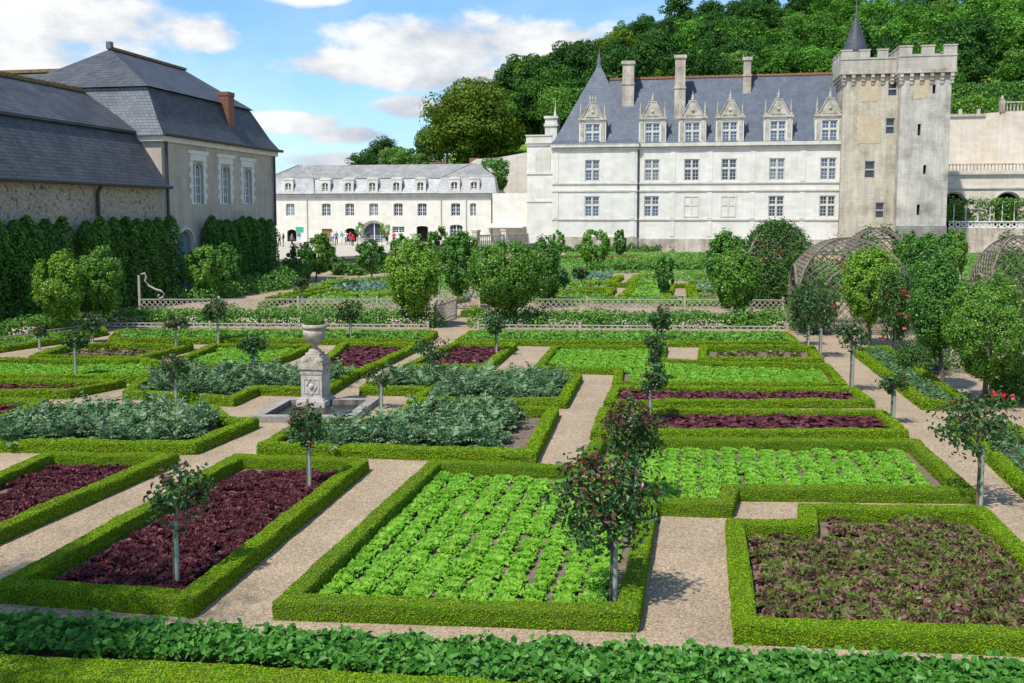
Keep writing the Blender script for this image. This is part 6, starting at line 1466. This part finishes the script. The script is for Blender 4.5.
# ---------------------------------------------------------------- people
def person_mesh(pose, h=1.7):
    """one skinned body: joints -> Skin + Subdivision, baked to a mesh; material slots by height (shoes, legs, top, skin, hair)"""
    k = h/1.7
    J = {'pel': (0, 0, .93), 'waist': (0, 0, 1.08), 'chest': (0, .01, 1.27), 'neck': (0, 0, 1.45), 'head0': (0, -.01, 1.53), 'head1': (0, -.01, 1.66)}
    st = .16 if pose == 'walk' else .03
    for s, n in ((-1, 'l'), (1, 'r')):
        q = s*st
        J['hip'+n] = (s*.09, 0, .88); J['kn'+n] = (s*.10, -q*.5-.02, .48); J['an'+n] = (s*.10, -q*1.6+.02, .08); J['to'+n] = (s*.11, -q*1.6-.15, .035)
        J['sh'+n] = (s*.17, .01, 1.38); J['el'+n] = (s*.22, .03 + q*.8, 1.12); J['wr'+n] = (s*.22, (-.06 + q*1.2) if pose == 'walk' else -.12, .90); J['ha'+n] = (s*.215, (-.09 + q*1.3) if pose == 'walk' else -.17, .81)
    if pose == 'bend': J['elr'] = (.24, -.08, 1.18); J['wrr'] = (.16, -.24, 1.32); J['har'] = (.13, -.24, 1.40)
    R = {'pel': .145, 'waist': .125, 'chest': .145, 'neck': .055, 'head0': .085, 'head1': .088}
    for n in 'lr': R.update({'hip'+n: .092, 'kn'+n: .062, 'an'+n: .045, 'to'+n: .04, 'sh'+n: .07, 'el'+n: .045, 'wr'+n: .033, 'ha'+n: .04})
    E_ = [('pel', 'waist'), ('waist', 'chest'), ('chest', 'neck'), ('neck', 'head0'), ('head0', 'head1')] + [e for n in 'lr' for e in (('pel', 'hip'+n), ('hip'+n, 'kn'+n), ('kn'+n, 'an'+n), ('an'+n, 'to'+n), ('chest', 'sh'+n), ('sh'+n, 'el'+n), ('el'+n, 'wr'+n), ('wr'+n, 'ha'+n))]
    ks = list(J); me = bpy.data.meshes.new('tmp'); me.from_pydata([tuple(np.array(J[j])*k) for j in ks], [(ks.index(a), ks.index(b)) for a, b in E_], []); o = bpy.data.objects.new('tmp', me); sc.collection.objects.link(o)
    sk = o.modifiers.new('s', 'SKIN'); sk.use_smooth_shade = True; o.modifiers.new('d', 'SUBSURF').levels = 1
    for i, j in enumerate(ks): v = me.skin_vertices[0].data[i]; v.radius = (R[j]*k, R[j]*k*(.8 if j in ('chest', 'waist', 'pel') else 1)); v.use_root = (j == 'pel')
    dg = bpy.context.evaluated_depsgraph_get(); ev = o.evaluated_get(dg); bm = bpy.data.meshes.new_from_object(ev); bpy.data.objects.remove(o)
    for m in (M['gutter'], M['gutter'], M['gutter'], M['skin'], M['gutter']): bm.materials.append(m)
    for p in bm.polygons:
        x, y, z = p.center; z /= k; p.use_smooth = True
        if z < .1: i = 0
        elif z < .95 and abs(x) < .165: i = 1
        elif z < .97: i = 3
        elif z < 1.45: i = 2
        elif z > 1.60 or (z > 1.5 and y > .03): i = 4
        else: i = 3
        p.material_index = i
    bm.name = 'person'; return bm
def people():
    PM = {p: person_mesh(p) for p in ('stand', 'walk', 'bend')}; C = {}
    def col(c):
        if c not in C: C[c] = plain('cloth', c, .8)
        return C[c]
    red, white, dark, navy, grey, tan, blue, green, pink, teal = (.55,.02,.03), (.72,.72,.70), (.02,.02,.025), (.03,.04,.09), (.20,.20,.22), (.42,.33,.22), (.10,.20,.45), (.08,.28,.14), (.62,.05,.12), (.10,.35,.36)
    hair = [(.03,.02,.015), (.12,.07,.03), (.30,.22,.12), (.45,.43,.40)]
    def P(px, py, z, top, legs, pose, label, face=0, s=1.0, hr=0):
        p = g(px, py, z); o = link('person', PM[pose], None, p); o.rotation_euler = (0, 0, face); o.scale = (s, s, s)
        for i, c in ((0, dark), (1, legs), (2, top), (4, hair[hr])): o.material_slots[i].link = 'OBJECT'; o.material_slots[i].material = col(c)
        tag(o, label, 'person', 'people in the forecourt' if z > .5 else None)
    Z = 1.0
    P(279.5, 246, Z, tan, dark, 'stand', 'person in a tan top standing at the left end of the forecourt', 1)
    P(283.5, 247, Z, dark, green, 'stand', 'person in a black top and green trousers beside the arched doorway', -1)
    P(292, 248, Z, grey, navy, 'walk', 'person in grey walking before the leftmost doorway', 2)
    P(299, 244.5, Z, blue, white, 'stand', 'person in blue top and white trousers below the green sign', 3, 1, 2)
    P(325, 248, Z, white, grey, 'walk', 'person in white top walking beside one in black', 1.5, 1, 1)
    P(328.5, 252, Z, dark, dark, 'walk', 'person all in black walking across the forecourt', 1.5)
    P(333, 244, Z, white, blue, 'stand', 'person in white top and blue trousers in the group by the dark doorway', 0, 1, 2)
    P(336.5, 245, Z, grey, dark, 'stand', 'person in grey top at the middle of the waiting group', .5)
    P(342, 244.5, Z, teal, white, 'stand', 'person in teal top among the waiting group', -.5, 1, 1)
    P(346, 244.5, Z, white, tan, 'bend', 'person in white top and tan trousers lifting a hand', 0, 1, 3)
    P(350.5, 245, Z, red, blue, 'bend', 'person in bright red top in the group left of the arched door', .3)
    P(353, 246, Z, red, dark, 'stand', 'second person in red top and dark trousers by the group', -.3, .85, 1)
    P(357.5, 245, Z, dark, tan, 'stand', 'person in black top and tan trousers near the potted tree', 2)
    P(368, 245.5, Z, dark, grey, 'stand', 'person in black top before the arched glazed door', 3)
    P(387, 251, Z, dark, white, 'walk', 'tall person in black top and white trousers by the moat wall', 1, 1.05)
    P(394, 245.5, Z, pink, navy, 'stand', 'person in crimson top standing right of the arched door', 0)
    P(670, 249.5, 0, pink, pink, 'stand', 'person in a long red dress at the foot of the chateau', 2, 1.0)
    P(662.5, 249.5, 0, dark, dark, 'stand', 'person in black standing left of the one in a red dress', 1, .85)
    # potted trees, parasol, plant label
    for px, lab in ((361, 'small clipped tree in a white tub left of the arched door'), (385.5, 'small clipped tree in a white tub right of the arched door')):
        p = g(px, 243.5, 1.0); r = thing('potted_tree', lab, 'potted plant', p); m = MB(); m.lathe([(.35, 0), (.45, .7), (.48, .72), (.4, .68)], (0, 0, 0), 12); m.build('pot', M['paint_white'], r); m = MB(); crown_mesh(m, (0, 0, 1.75), (.7, .7, .95), 420, .2, 24); m.build('foliage', M['tree_leaf_yellow'], r); m = MB(); m.tube([(0, 0, .6), (0, 0, 1.6)], .05, 6); m.build('stem', M['bark'], r)
    p = g(505, 243, 1.0); r = thing('cafe_parasol', 'wide white parasol roof over tables left of the chateau', 'parasol', p, RZ); m = MB(); m.add([(-2.6, -1.4, 2.2), (2.6, -1.4, 2.2), (2.6, 1.4, 2.2), (-2.6, 1.4, 2.2), (-.8, 0, 2.8), (.8, 0, 2.8), (-2.6, -1.4, 2.0), (2.6, -1.4, 2.0), (2.6, 1.4, 2.0), (-2.6, 1.4, 2.0)], [(0, 1, 5, 4), (1, 2, 5), (2, 3, 4, 5), (3, 0, 4), (6, 7, 1, 0), (7, 8, 2, 1), (8, 9, 3, 2), (9, 6, 0, 3)]); m.build('canopy', M['paint_white'], r); m = MB(); m.tube([(0, 0, 0), (0, 0, 2.7)], .04, 6); m.build('pole', M['gutter'], r)
    p = g(937, 384); r = thing('plant_label', 'small dark blue plant label on a thin stake in the herb bed', 'sign', p, RZ); m = MB(); m.box(-.10, .10, -.012, .012, .36, .54); m.build('plate', plain('blue enamel', (.03, .06, .12), .4), r); m = MB(); m.box(-.012, .012, -.006, .006, 0, .36); m.build('stake', M['gutter'], r)
people()

def litter():
    n = 5200; P = np.stack([rng.uniform(-13, 15, n), rng.uniform(9.5, 36, n)], 1); polys = [BED[k] for k in BED]
    keep = np.ones(n, bool)
    for p in polys: keep &= ~inside([np.array(q[:2]) for q in p], P)
    P = P[keep]; d = np.min([edge_dist([np.array(q[:2]) for q in p], P) for p in polys], 0); P = P[(d > .17) & (rng.random(len(P)) < np.exp(-(d-.17)*3.5)+.05)]
    mb = MB(); leaves(mb, np.column_stack([P, np.full(len(P), .014)]), np.tile([0, 0, 1.0], (len(P), 1)), .028, .6, 0, .25)
    tag(mb.build('fallen_leaves', M['litter']), 'small fallen leaves and clippings along the hedge feet on the gravel', 'leaves', kind='stuff')
M['litter'] = leafmat('dry clipping', [(.10,.14,.03), (.22,.17,.07), (.16,.10,.04)], .1, .7, .0, .1)
litter()
